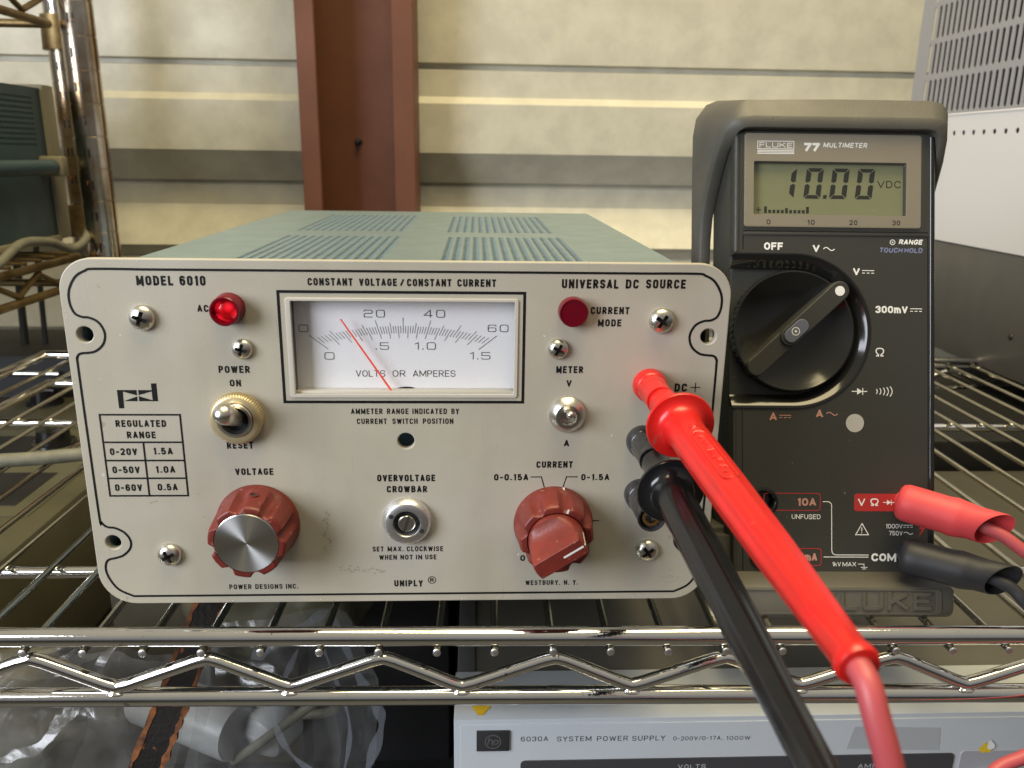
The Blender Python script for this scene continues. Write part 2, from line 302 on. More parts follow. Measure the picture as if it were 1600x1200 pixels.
GL = {  # stroke letters in a unit cell: width, strokes of (x, z[, corner roundness])
 'A': (1.08, [[(0, 0), (.5, 1), (1, 0)], [(.16, .27), (.84, .27)]]), 'B': (1, [[(0, 0), (0, 1), (.94, 1, 1), (.94, .53, 1), (0, .53)], [(0, .53), (1, .53, 1), (1, 0, 1), (0, 0)]]),
 'C': (1, [[(1, .7), (1, 1, 1), (0, 1, 1), (0, 0, 1), (1, 0, 1), (1, .3)]]), 'D': (1, [[(0, 0), (0, 1), (1, 1, 1), (1, 0, 1), (0, 0), (0, .1)]]),
 'E': (.86, [[(1, 1), (0, 1), (0, 0), (1, 0)], [(0, .52), (.88, .52)]]), 'F': (.82, [[(1, 1), (0, 1), (0, 0)], [(0, .5), (.88, .5)]]),
 'G': (1.02, [[(1, .72), (1, 1, 1), (0, 1, 1), (0, 0, 1), (1, 0, 1), (1, .46), (.56, .46)]]), 'H': (1.02, [[(0, 0), (0, 1)], [(1, 0), (1, 1)], [(0, .52), (1, .52)]]),
 'I': (0, [[(0, 0), (0, 1)]]), 'J': (.9, [[(1, 1), (1, 0, 1), (0, 0, 1), (0, .3)]]), 'K': (1.02, [[(0, 0), (0, 1)], [(.98, 1), (.05, .42)], [(.3, .62), (1, 0)]]),
 'L': (.8, [[(0, 1), (0, 0), (1, 0)]]), 'M': (1.4, [[(0, 0), (0, 1), (.5, .12), (1, 1), (1, 0)]]), 'N': (1.06, [[(0, 0), (0, 1), (1, 0), (1, 1)]]),
 'O': (1.02, [[(.5, 0), (1, 0, 1), (1, 1, 1), (0, 1, 1), (0, 0, 1), (.5, 0), (.55, 0)]]), 'P': (.96, [[(0, 0), (0, 1), (1, 1, 1), (1, .44, 1), (0, .44)]]),
 'Q': (1.02, [[(.5, 0), (1, 0, 1), (1, 1, 1), (0, 1, 1), (0, 0, 1), (.5, 0)], [(.6, .25), (1.05, -.05)]]), 'R': (1, [[(0, 0), (0, 1), (.96, 1, 1), (.96, .47, 1), (0, .47)], [(.48, .47), (1, 0)]]),
 'S': (.98, [[(1, .74), (1, 1, 1), (0, 1, 1), (0, .52, 1), (1, .50, 1), (1, 0, 1), (0, 0, 1), (0, .27)]]), 'T': (.95, [[(0, 1), (1, 1)], [(.5, 1), (.5, 0)]]),
 'U': (1.02, [[(0, 1), (0, 0, 1), (1, 0, 1), (1, 1)]]), 'V': (1.08, [[(0, 1), (.5, 0), (1, 1)]]), 'W': (1.6, [[(0, 1), (.25, 0), (.5, .92), (.75, 0), (1, 1)]]),
 'X': (1.05, [[(0, 0), (1, 1)], [(0, 1), (1, 0)]]), 'Y': (1.05, [[(0, 1), (.5, .45), (1, 1)], [(.5, .45), (.5, 0)]]), 'Z': (.95, [[(0, 1), (1, 1), (0, 0), (1, 0)]]),
 '0': (.96, [[(.5, 0), (1, 0, 1), (1, 1, 1), (0, 1, 1), (0, 0, 1), (.5, 0), (.55, 0)]]), '1': (.42, [[(0, .78), (.9, 1), (.9, 0)]]),
 '2': (.94, [[(0, .72), (0, 1, 1), (1, 1, 1), (1, .56, .7), (0, 0), (1, 0)]]), '3': (.94, [[(0, .74), (0, 1, 1), (1, 1, 1), (1, .53, 1), (.4, .53)], [(.4, .53), (1, .53, 1), (1, 0, 1), (0, 0, 1), (0, .26)]]),
 '4': (1.0, [[(.74, 0), (.74, 1), (0, .27), (1, .27)]]), '5': (.94, [[(.95, 1), (.06, 1), (.04, .5), (.1, .6), (1, .64, 1), (1, 0, 1), (0, 0, 1), (0, .25)]]),
 '6': (.96, [[(1, .78), (1, 1, 1), (0, 1, 1), (0, 0, 1), (1, 0, 1), (1, .58, 1), (.2, .58, .3), (0, .46)]]), '7': (.9, [[(0, 1), (1, 1), (.4, 0)]]),
 '8': (.96, [[(.5, .53), (.96, .53, 1), (.96, 1, 1), (.04, 1, 1), (.04, .53, 1), (.5, .53)], [(.5, .53), (1, .53, 1), (1, 0, 1), (0, 0, 1), (0, .53, 1), (.5, .53)]]),
 '9': (.96, [[(0, .22), (0, 0, 1), (1, 0, 1), (1, 1, 1), (0, 1, 1), (0, .42, 1), (.8, .42, .3), (1, .54)]]),
 '-': (.5, [[(0, .43), (1, .43)]]), '.': (0, [[(0, -.06), (0, .13)]]), ',': (0, [[(0, .08), (0, -.12)]]), '/': (.5, [[(0, -.05), (1, 1.05)]]), '!': (0, [[(0, .3), (0, 1)], [(0, 0), (0, .12)]]),
 'm': (1.35, [[(0, 0), (0, .74), (.5, .74, 1), (.5, 0)], [(.5, .6), (.5, .74), (1, .74, 1), (1, 0)]]), 'k': (.8, [[(0, 0), (0, 1)], [(.95, .7), (.05, .3)], [(.35, .45), (1, 0)]]),
 'h': (.8, [[(0, 0), (0, 1)], [(0, .64), (1, .68, 1), (1, 0)]]), 'p': (.85, [[(0, -.35), (0, .68), (1, .68, 1), (1, 0, 1), (0, 0)]]),
 'Ω': (1.2, [[(0, 0), (.34, 0), (.34, .16), (0, .34, 1), (0, 1, 1), (1, 1, 1), (1, .34, 1), (.66, .16), (.66, 0), (1, 0)]])}
GSQ = dict(GL); GSQ['2'] = (1, [[(0, .8), (0, 1, 1), (1, 1, 1), (1, .52, 1), (0, .52, 1), (0, 0), (1, 0)]]); GSQ['5'] = (1, [[(1, 1), (0, 1), (0, .56), (1, .56, 1), (1, 0, 1), (0, 0, 1), (0, .2)]])
def rounded(pts, rmax, n=5):
    out = []
    for i, q in enumerate(pts):
        P_ = Vector((q[0], q[1]))
        if q[2] <= 0 or i in (0, len(pts)-1): out.append((P_.x, P_.y)); continue
        A = Vector(pts[i-1][:2]); B = Vector(pts[i+1][:2]); la, lb = (A-P_).length, (B-P_).length
        ka = la*(.5 if pts[i-1][2] > 0 else 1); kb = lb*(.5 if pts[i+1][2] > 0 else 1); r_ = min(rmax*q[2], ka, kb)
        a = P_+(A-P_).normalized()*r_; b = P_+(B-P_).normalized()*r_
        for k in range(n+1):
            t = k/n; w = .70; c0, c1, c2 = (1-t)**2, 2*t*(1-t)*w, t*t
            v = (a*c0+P_*c1+b*c2)/(c0+c1+c2); out.append((v.x, v.y))
    res = [out[0]]
    for q in out[1:]:
        if hypot(q[0]-res[-1][0], q[1]-res[-1][1]) > 1e-4: res.append(q)
    return res
def addword(bm, s, x0, x1, zb, cap, y, w=0.17, space=.42, shear=0.0, sq=False, rad=None):
    """lettering of constant stroke width (w as a fraction of the cap height) fitted between x0 and x1"""
    G = GSQ if sq else GL; sw_ = w*cap; n = len(s)
    nat = sum(G[c][0] for c in s); lo_, hi_ = 0, 0
    avail = (x1-x0)-n*sw_                       # every glyph's outline adds one stroke width
    U = avail/(nat+space*(n-1)) if n > 1 or nat > 0 else 0
    x = x0+sw_/2; k = 0
    for c in s:
        gw, strokes = G[c]
        for st_k in strokes:
            pts = [(x+q[0]*gw*U, zb+sw_/2+q[1]*(cap-sw_), (q[2] if len(q) > 2 else 0)) for q in st_k]
            rp = rounded(pts, rad if rad else max(gw*U*.5, .2*cap))
            rp = [(q[0]+(q[1]-zb)*shear, q[1]) for q in rp]
            if st_k[0][0] != .5 and st_k[0] == st_k[-1]: pass
            # square ends: butt the stroke out to the cap line
            if abs(pts[0][1]-zb-sw_/2) < 1e-6 and abs(rp[0][0]-rp[1][0]) < 1e-6+abs(shear): rp[0] = (rp[0][0]-shear*sw_/2, zb)
            if abs(pts[0][1]-zb-cap+sw_/2) < 1e-6 and abs(rp[0][0]-rp[1][0]) < 1e-6+abs(shear): rp[0] = (rp[0][0]+shear*sw_/2, zb+cap)
            if abs(pts[-1][1]-zb-sw_/2) < 1e-6 and abs(rp[-1][0]-rp[-2][0]) < 1e-6+abs(shear): rp[-1] = (rp[-1][0]-shear*sw_/2, zb)
            if abs(pts[-1][1]-zb-cap+sw_/2) < 1e-6 and abs(rp[-1][0]-rp[-2][0]) < 1e-6+abs(shear): rp[-1] = (rp[-1][0]+shear*sw_/2, zb+cap)
            # split at sharp corners, run each piece out to the stroke's outer edge
            cl_ = (rp[0] == rp[-1]); pieces = [[rp[0]]]
            for q0, q1, q2 in zip(rp, rp[1:], rp[2:]):
                pieces[-1].append(q1)
                d1 = Vector((q1[0]-q0[0], q1[1]-q0[1])); d2 = Vector((q2[0]-q1[0], q2[1]-q1[1]))
                if d1.length > 1e-6 and d2.length > 1e-6 and d1.normalized().dot(d2.normalized()) < -0.2: pieces.append([q1])
            pieces[-1].append(rp[-1])
            def ext(a, b, d):   # move a away from b
                v = Vector((a[0]-b[0], a[1]-b[1])); v = v.normalized()*d if v.length > 1e-9 else Vector((0, 0)); return (a[0]+v.x, a[1]+v.y)
            for ip, pc in enumerate(pieces):
                pc = list(pc); horiz = lambda a, b: abs(a[1]-b[1]) < 0.15*abs(a[0]-b[0])+1e-9
                if ip > 0: pc[0] = ext(pc[0], pc[1], sw_*.42)
                elif horiz(pc[0], pc[1]) and c in 'TEFLZ-72' : pc[0] = ext(pc[0], pc[1], sw_*.42)
                if ip < len(pieces)-1: pc[-1] = ext(pc[-1], pc[-2], sw_*.42)
                elif horiz(pc[-1], pc[-2]) and c in 'TEFLZ-2': pc[-1] = ext(pc[-1], pc[-2], sw_*.42)
                elif c in 'AVWKRXY' or (c == 'M'): pc[-1] = ext(pc[-1], pc[-2], sw_*.3)
                if ip == 0 and c in 'AVWXY': pc[0] = ext(pc[0], pc[1], sw_*.3)
                addribbon(bm, pc, sw_*(1.35 if c in '.,' else 1), y-0.003*(k % 4)); k += 1
        x += gw*U+space*U+sw_
def printed(name, words, y, material, parent, **kw):
    bm = bmesh.new()
    for w in words: addword(bm, *w, y, **kw)
    return fin(name, bm, material, parent, smooth=0, weld=False)
def addribbon(bm, pts, w, y, closed=False):
    P = [Vector((q[0], q[1])) for q in pts]; n = len(P); L = []; Rr = []
    for i in range(n):
        a = P[i-1] if (i or closed) else None; b = P[(i+1) % n] if (i < n-1 or closed) else None
        d1 = (P[i]-a).normalized() if a is not None else None; d2 = (b-P[i]).normalized() if b is not None else None
        if d1 is None: d1 = d2
        if d2 is None: d2 = d1
        t = (d1+d2).normalized() if (d1+d2).length > 1e-6 else d1
        nn = Vector((-t.y, t.x)); k = 1/max(0.66, nn.dot(Vector((-d1.y, d1.x))))
        L.append(bm.verts.new((P[i].x+nn.x*w/2*k, y, P[i].y+nn.y*w/2*k))); Rr.append(bm.verts.new((P[i].x-nn.x*w/2*k, y, P[i].y-nn.y*w/2*k)))
    for i in range(n if closed else n-1):
        j = (i+1) % n; bm.faces.new((L[i], L[j], Rr[j], Rr[i]))
def ribbon(name, lines, w, y, material, parent, closed=False):
    bm = bmesh.new()
    for ln in lines: addribbon(bm, ln, w, y, closed)
    return fin(name, bm, material, parent, 0, weld=False)
def addpoly(bm, pts, y): bm.faces.new([bm.verts.new((q[0], y, q[1])) for q in pts])
def addperf(bm, x0, y0, nx, ny, cx, cy, rad, z, depth=0.9, skip=None, plane='XY'):
    """perforated sheet: nx*ny square cells each with a round hole that has depth"""
    for i in range(nx):
        for j in range(ny):
            X = x0+i*cx; Y = y0+j*cy; mx, my = X+cx/2, Y+cy/2
            sq = [(X+cx, my), (X+cx, Y+cy), (mx, Y+cy), (X, Y+cy), (X, my), (X, Y), (mx, Y), (X+cx, Y)]
            S = [bm.verts.new((q[0], q[1], z)) for q in sq]
            H = [bm.verts.new((mx+rad*cos(k*pi/4), my+rad*sin(k*pi/4), z)) for k in range(8)]
            D = [bm.verts.new((mx+rad*cos(k*pi/4), my+rad*sin(k*pi/4), z-depth)) for k in range(8)]
            for k in range(8):
                k2 = (k+1) % 8; bm.faces.new((S[k], S[k2], H[k2], H[k])); bm.faces.new((H[k], H[k2], D[k2], D[k]))
def boolean_cut(o, cutter):
    md = o.modifiers.new('cut', 'BOOLEAN'); md.operation = 'DIFFERENCE'; md.object = cutter; md.solver = 'EXACT'
    bpy.context.view_layer.update(); dg = bpy.context.evaluated_depsgraph_get()
    me = bpy.data.meshes.new_from_object(o.evaluated_get(dg)); o.modifiers.clear(); old = o.data; o.data = me; bpy.data.meshes.remove(old)
    cm = cutter.data; bpy.data.objects.remove(cutter); bpy.data.meshes.remove(cm)
    me.set_sharp_from_angle(angle=radians(35)); return o

# ================================================================== SETTING
PW = 216.0
def wall_build():
    # horizontal ribs: (height, distance) profile, Y about 660 mm behind the panel
    prof = [(520, 660), (430, 660), (248.5, 660), (247.5, 667), (242.5, 667), (241, 660), (214, 660), (206.5, 650), (155.5, 650), (154, 652), (123.5, 678), (120.5, 684), (118, 678), (96.8, 678), (54, 650), (50, 655), (41, 662), (36, 654), (-40, 654), (-42, 662), (-50, 662), (-52, 654), (-140, 654), (-190, 682), (-220, 682), (-260, 654), (-800, 654)]
    bm = bmesh.new(); X0, X1 = -1500, 2200
    a = [bm.verts.new((X0, q[1], q[0])) for q in prof]; b = [bm.verts.new((X1, q[1]+20, q[0])) for q in prof]
    for i in range(len(prof)-1): bm.faces.new((a[i], b[i], b[i+1], a[i+1]))
    o = fin('wall', bm, M['wall'], None, 20); o['kind'] = 'structure'
wall_build()
bm = bmesh.new(); f = [bm.verts.new(c) for c in ((-2500, -2500, -800), (2500, -2500, -800), (2500, 660, -800), (-2500, 660, -800))]; bm.faces.new(f)
o = fin('floor', bm, M['floor']); o['kind'] = 'structure'

# steel column: lipped channel, open towards the room
t = thing('steel_column', 'red oxide painted steel channel column on the beige corrugated wall', 'column', (14, 659, -800))
bm = bmesh.new()
outl = [(-57, 0), (-57, -68), (-38.5, -68), (-38.5, -65), (-54, -65), (-54, -3), (54, -3), (54, -65), (35.5, -65), (35.5, -68), (56.5, -68), (56.5, 0)]
for z in (0, 1400):
    pass
lo = [bm.verts.new((q[0], q[1], 0)) for q in outl]; hi = [bm.verts.new((q[0], q[1], 1400)) for q in outl]
for i in range(len(outl)): j = (i+1) % len(outl); bm.faces.new((lo[i], lo[j], hi[j], hi[i]))
bm.faces.new(lo); bm.faces.new(hi)
bmesh.ops.bevel(bm, geom=[e for e in bm.edges if abs(e.verts[0].co.z-e.verts[1].co.z) > 100], offset=0.8, segments=2, affect='EDGES')
fin('channel', bm, M['column'], t, weld=False)
o = lathe('bolt', [(4.2, 0), (4.2, 1.2), (3.4, 1.4), (3.4, 3.4), (2.0, 3.6), (2.0, 8), (1.6, 8.4)], M['strap'], t, 6); place(o, -9, -3, 966)

# ================================================================== WIRE SHELF
SR = radians(-0.9)
shelf = thing('wire_shelf', 'chrome wire shelf carrying the power supply and the multimeter', 'wire shelf', (98.2, -8, 0), (0, 0, SR))
X0, X1 = -330, 620; SP = 20.62
wbm = bmesh.new(); addtube(wbm, [(0, -3.4, -14.2), (0, 414, -14.2)], 1.42, 10); w0 = None
k0, k1 = int(X0/SP), int(X1/SP)
for k in range(k0+1, k1):
    if w0 is None: w0 = fin('wire', wbm, M['wire'], shelf, weld=False); o = w0
    else: o = part(w0, None, shelf)
    place(o, k*SP, 0, 0)
RAILS_ = 0
def rail(name, yy, zz, rad, mt='chrome'): return tube(name, [(X0, yy, zz), (X0+300, yy, zz), (X1, yy, zz)], rad, M[mt], shelf, 20)
bm = bmesh.new()
for k in range(k0+1, k1): bmesh.ops.create_uvsphere(bm, u_segments=10, v_segments=6, radius=1.0, matrix=Matrix.Translation((k*SP+random.uniform(-.2, .2), -3.4, -14.3+random.uniform(-.2, .1))) @ Matrix.Diagonal((1.5, .45, 1.55, 1)))
fin('wire_end', bm, M['alu'], shelf, weld=False)['kind'] = 'stuff'
rail('rail', 0, -10.0, 3.45); rail('rail', 0, -34.6, 3.45)
rail('rail', 410, -10.0, 3.3); rail('rail', 410, -34.6, 3.3)
tube('rail', [(X0, 0, -10), (X0, 410, -10)], 3.3, M['chrome'], shelf, 16)
tube('rail', [(X0, 0, -34.6), (X0, 410, -34.6)], 3.3, M['chrome'], shelf, 16)
def zigzag(yy, rad, name='truss_wire', mt='chrome', zt=-17.9, zb=-30.6):
    pts = []; k = k0-(k0 % 3)
    ctrl = []
    while k*SP < X1:
        if k*SP > X0: ctrl.append((k*SP+1.2, zt)); ctrl.append(((k+1.5)*SP-1.5, zb))
        k += 3
    for i, (x, z) in enumerate(ctrl):
        if 0 < i < len(ctrl)-1:
            pa, pb = ctrl[i-1], ctrl[i+1]
            for tt in (0.14, 0.08, 0.03): pts.append((x+(pa[0]-x)*tt, z+(pa[1]-z)*tt + (-(1 if z == zt else -1))*0.45*(1-tt/0.14), yy))
            pts.append((x, z-(0.6 if z == zt else -0.6), yy))
            for tt in (0.03, 0.08, 0.14): pts.append((x+(pb[0]-x)*tt, z+(pb[1]-z)*tt + (-(1 if z == zt else -1))*0.45*(1-tt/0.14), yy))
    return tube(name, [(q[0], q[2], q[1]) for q in pts], rad, M[mt], shelf, 16, 60)
zigzag(-0.4, 2.45)
zigzag(410, 2.3)
# welds where the truss meets the lower rail
bm = bmesh.new()
for k in range(k0-(k0 % 3), k1, 3):
    x = (k+1.5)*SP-1.5
    if X0 < x < X1:
        bmesh.ops.create_uvsphere(bm, u_segments=10, v_segments=6, radius=1.0, matrix=Matrix.Translation((x, -2.3, -31.8)) @ Matrix.Diagonal((2.9, 1.2, 0.9, 1)))
fin('weld', bm, M['chrome'], shelf, weld=False)['kind'] = 'stuff'
for yy in (62, 260):   # cross supports under the wires
    tube('support_rod', [(X0, yy, -18.9), (0, yy, -18.9), (X1, yy, -18.9)], 2.6, M['chrome'], shelf, 16)
    bm = bmesh.new()
    for k in range(k0+1, k1): bmesh.ops.create_uvsphere(bm, u_segments=8, v_segments=5, radius=1.0, matrix=Matrix.Translation((k*SP, yy-0.5, -16.9)) @ Matrix.Diagonal((2.2, 2.0, 0.9, 1)))
    fin('weld', bm, M['chrome'], shelf, weld=False)['kind'] = 'stuff'

# ================================================================== POWER SUPPLY
ps = thing('power_supply', 'old grey benchtop power supply with analogue needle meter and red knobs', 'power supply')
HOLES = [(5.8, 97.5), (6.1, 23.4), (210.2, 97.8), (209.9, 23.4)]
outer = []
for (cx, cz, a0, rr) in ((206, 111.4, 0, 10.3), (10.2, 111.5, 90, 10.3), (12.0, 11.8, 180, 12.2), (203.9, 11.8, 270, 12.2)):
    for k in range(11):
        a = radians(a0+9*k); outer.append((cx+rr*cos(a), cz+rr*sin(a)))
panel = plate('front_panel', [outer]+[circ(hx, hz, 3.0, 28) for hx, hz in HOLES]+[circ(108.6, 60.8, 3.2, 28), rrect(70.6, 146.3, 76.4, 110.0, 0.8, 3)], 0, 3.2, M['panel'], ps, 0.35)
box('panel_backing', 4.5, 211.5, 3.4, 4.2, 2, 119.5, M['dark'], ps) if False else None
PY = -0.06
# thin border line
half = [(27.89, 118.76), (11.45, 118.82), (8.39, 118.19), (5.16, 116.23), (2.73, 112.12), (2.34, 107.99), (3.4, 104.62), (5.5, 103.33), (7.74, 103.08), (10.36, 101.78), (11.96, 99.15), (12.1, 96.5), (10.91, 93.83), (8.4, 91.9), (6.02, 91.4), (3.54, 91.1), (2.45, 89.8), (2.3, 87.2), (2.35, 67.49), (2.55, 33.42), (3.04, 31.01), (4.72, 29.3), (7.4, 28.86), (10.46, 27.01), (12.14, 23.94), (11.57, 20.86), (8.9, 18.3), (6.05, 17.31), (3.8, 16.7), (2.68, 15.1), (2.42, 12.22), (3.63, 8.43), (6.24, 4.8), (10.98, 2.3)]
bm = bmesh.new(); cl = [Vector(q) for q in catmull([(*q, 0) for q in half], 5)]
ring = [(q.x, q.y) for q in cl]+[(216-q.x, q.y) for q in reversed(cl)]
addribbon(bm, ring, 0.80, PY, True); fin('border_line', bm, M['ink'], panel, 0, weld=False)
PT = [
  [('MODEL', 24.08, 35.65, 113.66, 3.13), ('6010', 37.66, 45.84, 113.7, 3.19)], [('AC', 42.44, 46.01, 105.13, 2.36)],
  [('POWER', 47.52, 57.71, 84.73, 2.46), ('ON', 50.81, 54.48, 80.1, 2.36)], [('REGULATED', 12.0, 28.59, 65.91, 2.42), ('RANGE', 15.27, 24.79, 61.87, 2.42)],
  [('0-20V', 8.97, 17.99, 55.85, 2.5)], [('1.5A', 23.33, 29.83, 56.0, 2.5)], [('0-50V', 9.05, 18.13, 49.28, 2.5)], [('1.0A', 23.44, 29.99, 49.36, 2.5)],
  [('0-60V', 9.14, 18.23, 42.75, 2.5)], [('0.5A', 23.47, 30.17, 42.88, 2.5)], [('RESET', 48.09, 56.94, 58.1, 2.48)], [('VOLTAGE', 50.13, 63.04, 48.51, 2.47)],
  [('POWER', 44.64, 52.42, 4.69, 1.92), ('DESIGNS', 53.79, 63.41, 4.71, 1.92), ('INC.', 64.61, 68.97, 4.73, 1.92)],
  [('CONSTANT', 78.2, 92.61, 114.03, 2.45), ('VOLTAGE', 94.66, 106.81, 114.03, 2.45), ('/', 107.73, 109.25, 114.0, 2.45), ('CONSTANT', 110.06, 124.46, 114.0, 2.45), ('CURRENT', 126.31, 138.93, 114.0, 2.47)],
  [('AMMETER', 90.34, 100.94, 70.5, 1.96), ('RANGE', 102.41, 109.66, 70.51, 1.96), ('INDICATED', 110.96, 122.6, 70.52, 1.96), ('BY', 124.13, 126.69, 70.55, 1.93),
   ('CURRENT', 92.18, 102.26, 66.95, 1.95), ('SWITCH', 104.13, 112.65, 66.98, 1.95), ('POSITION', 114.42, 124.74, 67.0, 1.95)],
  [('OVERVOLTAGE', 98.36, 118.36, 45.98, 2.5), ('CROWBAR', 101.55, 115.53, 41.84, 2.46)],
  [('SET', 95.95, 99.79, 19.2, 1.93), ('MAX.', 101.2, 106.86, 19.2, 1.93), ('CLOCKWISE', 108.0, 120.89, 19.18, 1.95), ('WHEN', 98.17, 104.35, 15.95, 1.89), ('NOT', 105.66, 110.03, 15.95, 1.89), ('IN', 111.17, 113.33, 15.96, 1.89), ('USE', 114.47, 118.46, 15.97, 1.9)],
  [('UNIPLY', 103.23, 113.45, 5.25, 2.5), ('R', 116.1, 117.4, 7.0, 1.5)], [('UNIVERSAL', 160.37, 179.0, 113.72, 3.0), ('DC', 181.38, 185.66, 113.78, 3.02), ('SOURCE', 188.05, 201.25, 113.86, 3.02)],
  [('CURRENT', 170.21, 183.06, 105.23, 2.42), ('MODE', 172.78, 180.58, 101.1, 2.4)], [('METER', 159.38, 168.47, 85.0, 2.45)], [('V', 162.95, 164.7, 80.29, 2.36)],
  [('DC', 199.96, 204.24, 78.59, 2.9)], [('A', 162.75, 164.6, 58.77, 2.4)], [('CURRENT', 153.45, 166.12, 50.89, 2.44)], [('0-0.15A', 138.77, 150.68, 46.22, 2.4)], [('0-1.5A', 169.24, 179.12, 46.19, 2.35)],
  [('0', 148.46, 150.13, 15.08, 2.27)], [('WESTBURY,', 150.49, 163.04, 5.36, 1.91), ('N.', 164.44, 166.41, 5.34, 1.91), ('Y.', 167.69, 169.47, 5.38, 1.91)]]
for g in PT: printed('printed_lettering', g, PY, M['ink'], panel, w=0.225 if g[0][4] > 2.2 else .19, space=.5)
bm = bmesh.new(); addribbon(bm, circ(116.75, 7.75, 1.35, 24), 0.26, PY, True); fin('registered_ring', bm, M['ink'], panel, 0, weld=False)
ribbon('plus_sign', [[(205.35, 80.12), (208.8, 80.12)], [(207.08, 81.75), (207.08, 78.5)]], 0.3, PY-.01, M['ink'], panel)
ribbon('range_bracket', [[(151.53, 47.5), (155.3, 47.5), (156.4, 43.6)], [(168.0, 47.5), (164.1, 47.5), (162.95, 43.6)]], 0.36, PY, M['ink'], panel)
ribbon('dial_mark', [[(173.2, 30.77), (176.3, 30.75)]], 0.35, PY, M['ink'], panel)
tb = (7.4, 33.6)
ribbon('table_grid', [[(6.85, 70.2), (33.75, 70.2)], [(7.0, 60.45), (33.6, 60.45)], [(7.0, 53.88), (33.6, 53.88)], [(7.0, 47.4), (33.6, 47.4)], [(6.9, 40.95), (33.75, 40.95)]], 0.62, PY, M['ink'], panel)
ribbon('table_grid', [[(7.15, 70.5), (7.15, 40.65)], [(33.5, 70.5), (33.5, 40.65)], [(20.4, 60.4), (20.4, 40.95)]], 0.62, PY-.012, M['ink'], panel)
bm = bmesh.new()
for q in ([(13.8, 78.8), (15.67, 78.8), (15.5, 72.45), (13.8, 72.45)], [(15.67, 78.8), (20.2, 78.8), (20.15, 76.95), (15.67, 78.25)], [(20.15, 76.6), (20.15, 74.95), (15.6, 74.95)],
          [(25.1, 81.1), (26.85, 81.1), (26.8, 74.95), (25.05, 74.95)], [(20.7, 78.8), (25.1, 78.8), (25.1, 78.35), (20.7, 77.05)], [(20.65, 76.7), (25.05, 75.25), (25.05, 74.95), (20.65, 74.95)]): addpoly(bm, q, PY)
fin('emblem', bm, M['ink'], panel, 0, weld=False)
ribbon('meter_outline', [[(68.5, 112.0), (148.3, 112.0), (148.3, 74.75), (68.5, 74.75)]], 0.95, PY, M['ink'], panel, True)
# scuffs / worn paint patches
Mscuff = mat('worn_patch', (0.30, 0.26, 0.19), 0.6); Mnick = mat('bare_metal_nick', (0.8, 0.79, 0.76), 0.35, 0.6)
def blob(bm, cx, cz, rx, rz, y, n=11):
    addpoly(bm, [(cx+rx*cos(2*pi*i/n)*random.uniform(.45, 1), cz+rz*sin(2*pi*i/n)*random.uniform(.45, 1)) for i in range(n)], y)
bm = bmesh.new()
for i in range(26):
    u = i/26; blob(bm, 80.2+random.uniform(-1.3, 1.3), 34-u*16+random.uniform(-.5, .5), random.uniform(.25, .8), random.uniform(.2, .8), PY+.02+i*2e-4)
for i in range(26):
    u = i/26; blob(bm, 84+u*16+random.uniform(-1, 1), 13.2-u*3.2+random.uniform(-1.3, 1.3)+(2.2 if u > .7 else 0)*random.random(), random.uniform(.3, .9), random.uniform(.15, .5), PY+.02+i*2e-4)
for q in ((21.5, 38.6), (22.6, 38.9), (20.5, 38.3), (36.8, 41.5), (38.2, 33)): blob(bm, *q, .6, .35, PY+.022)
fin('stain', bm, mat('brown_stain', (0.34, 0.305, 0.25), 0.6), panel, 0, weld=False)['kind'] = 'stuff'
bm = bmesh.new()
for i in range(80):
    s = random.random(); 
    if s < .35: q = (random.uniform(20, 200), 121.35)
    elif s < .6: q = (random.uniform(0.4, 0.9), random.uniform(14, 108))
    elif s < .8: q = (random.uniform(10, 205), random.uniform(.1, .5))
    else: q = (random.uniform(5, 210), random.uniform(6, 116))
    blob(bm, *q, random.uniform(.12, .55), random.uniform(.1, .3), PY+.025+i*2e-4, 7)
for i in range(7): blob(bm, 204+random.uniform(-4, 3), 9+random.uniform(-2, 2), random.uniform(.2, .8), random.uniform(.2, .5), PY+.03+i*2e-4, 9)
fin('paint_chip', bm, Mnick, panel, 0, weld=False)['kind'] = 'stuff'

# case
bm = bmesh.new(); XA, XB, YB, ZT = 3.6, 210.1, 319.5, 115.8
def quad(bm, *v): bm.faces.new([bm.verts.new(q) for q in v])
R = 2.2
quad(bm, (XA, 3.2, 2), (XA, YB, 2), (XA, YB, ZT-R), (XA, 3.2, ZT-R)); quad(bm, (XB, 3.2, 2), (XB, YB, 2), (XB, YB, ZT-R), (XB, 3.2, ZT-R))
quad(bm, (XA, YB, 2), (XB, YB, 2), (XB, YB, ZT-R), (XA, YB, ZT-R)); quad(bm, (XA, 3.2, 2), (XB, 3.2, 2), (XB, YB, 2), (XA, YB, 2))
fin('case', bm, M['case'], ps)
VENTS = [(39.5, 42, 14, 25), (38.0, 171, 14, 28), (118.0, 42, 14, 25), (116.5, 168, 14, 27)]
CX, CY = 4.06, 4.1
top = plate('top_cover', [rrect(XA, XB, 3.2, YB, 0.4, 2)]+[rrect(vx, vx+nx*CX, vy, vy+ny*CY, 0.05, 1) for vx, vy, nx, ny in VENTS], 0, 1.0, M['case'], ps, 0.3)
for v in top.data.vertices: x, yy, z = v.co; v.co = (x, z, ZT*MM-yy)
top.data.flip_normals() if False else None
for vx, vy, nx, ny in VENTS:
    bm = bmesh.new(); addperf(bm, vx, vy, nx, ny, CX, CY, 1.62, ZT-0.05, 0.5); fin('vent_grille', bm, M['case'], top, 30)
bm = bmesh.new(); addbox(bm, XA+3, XB-3, 12, YB-4, 5, ZT-4.5); fin('chassis', bm, mat('vent_glint_blue', (0.42, 0.66, 0.78), 0.35), ps)  # pale blue imitates the cyan-white glints in the vent holes
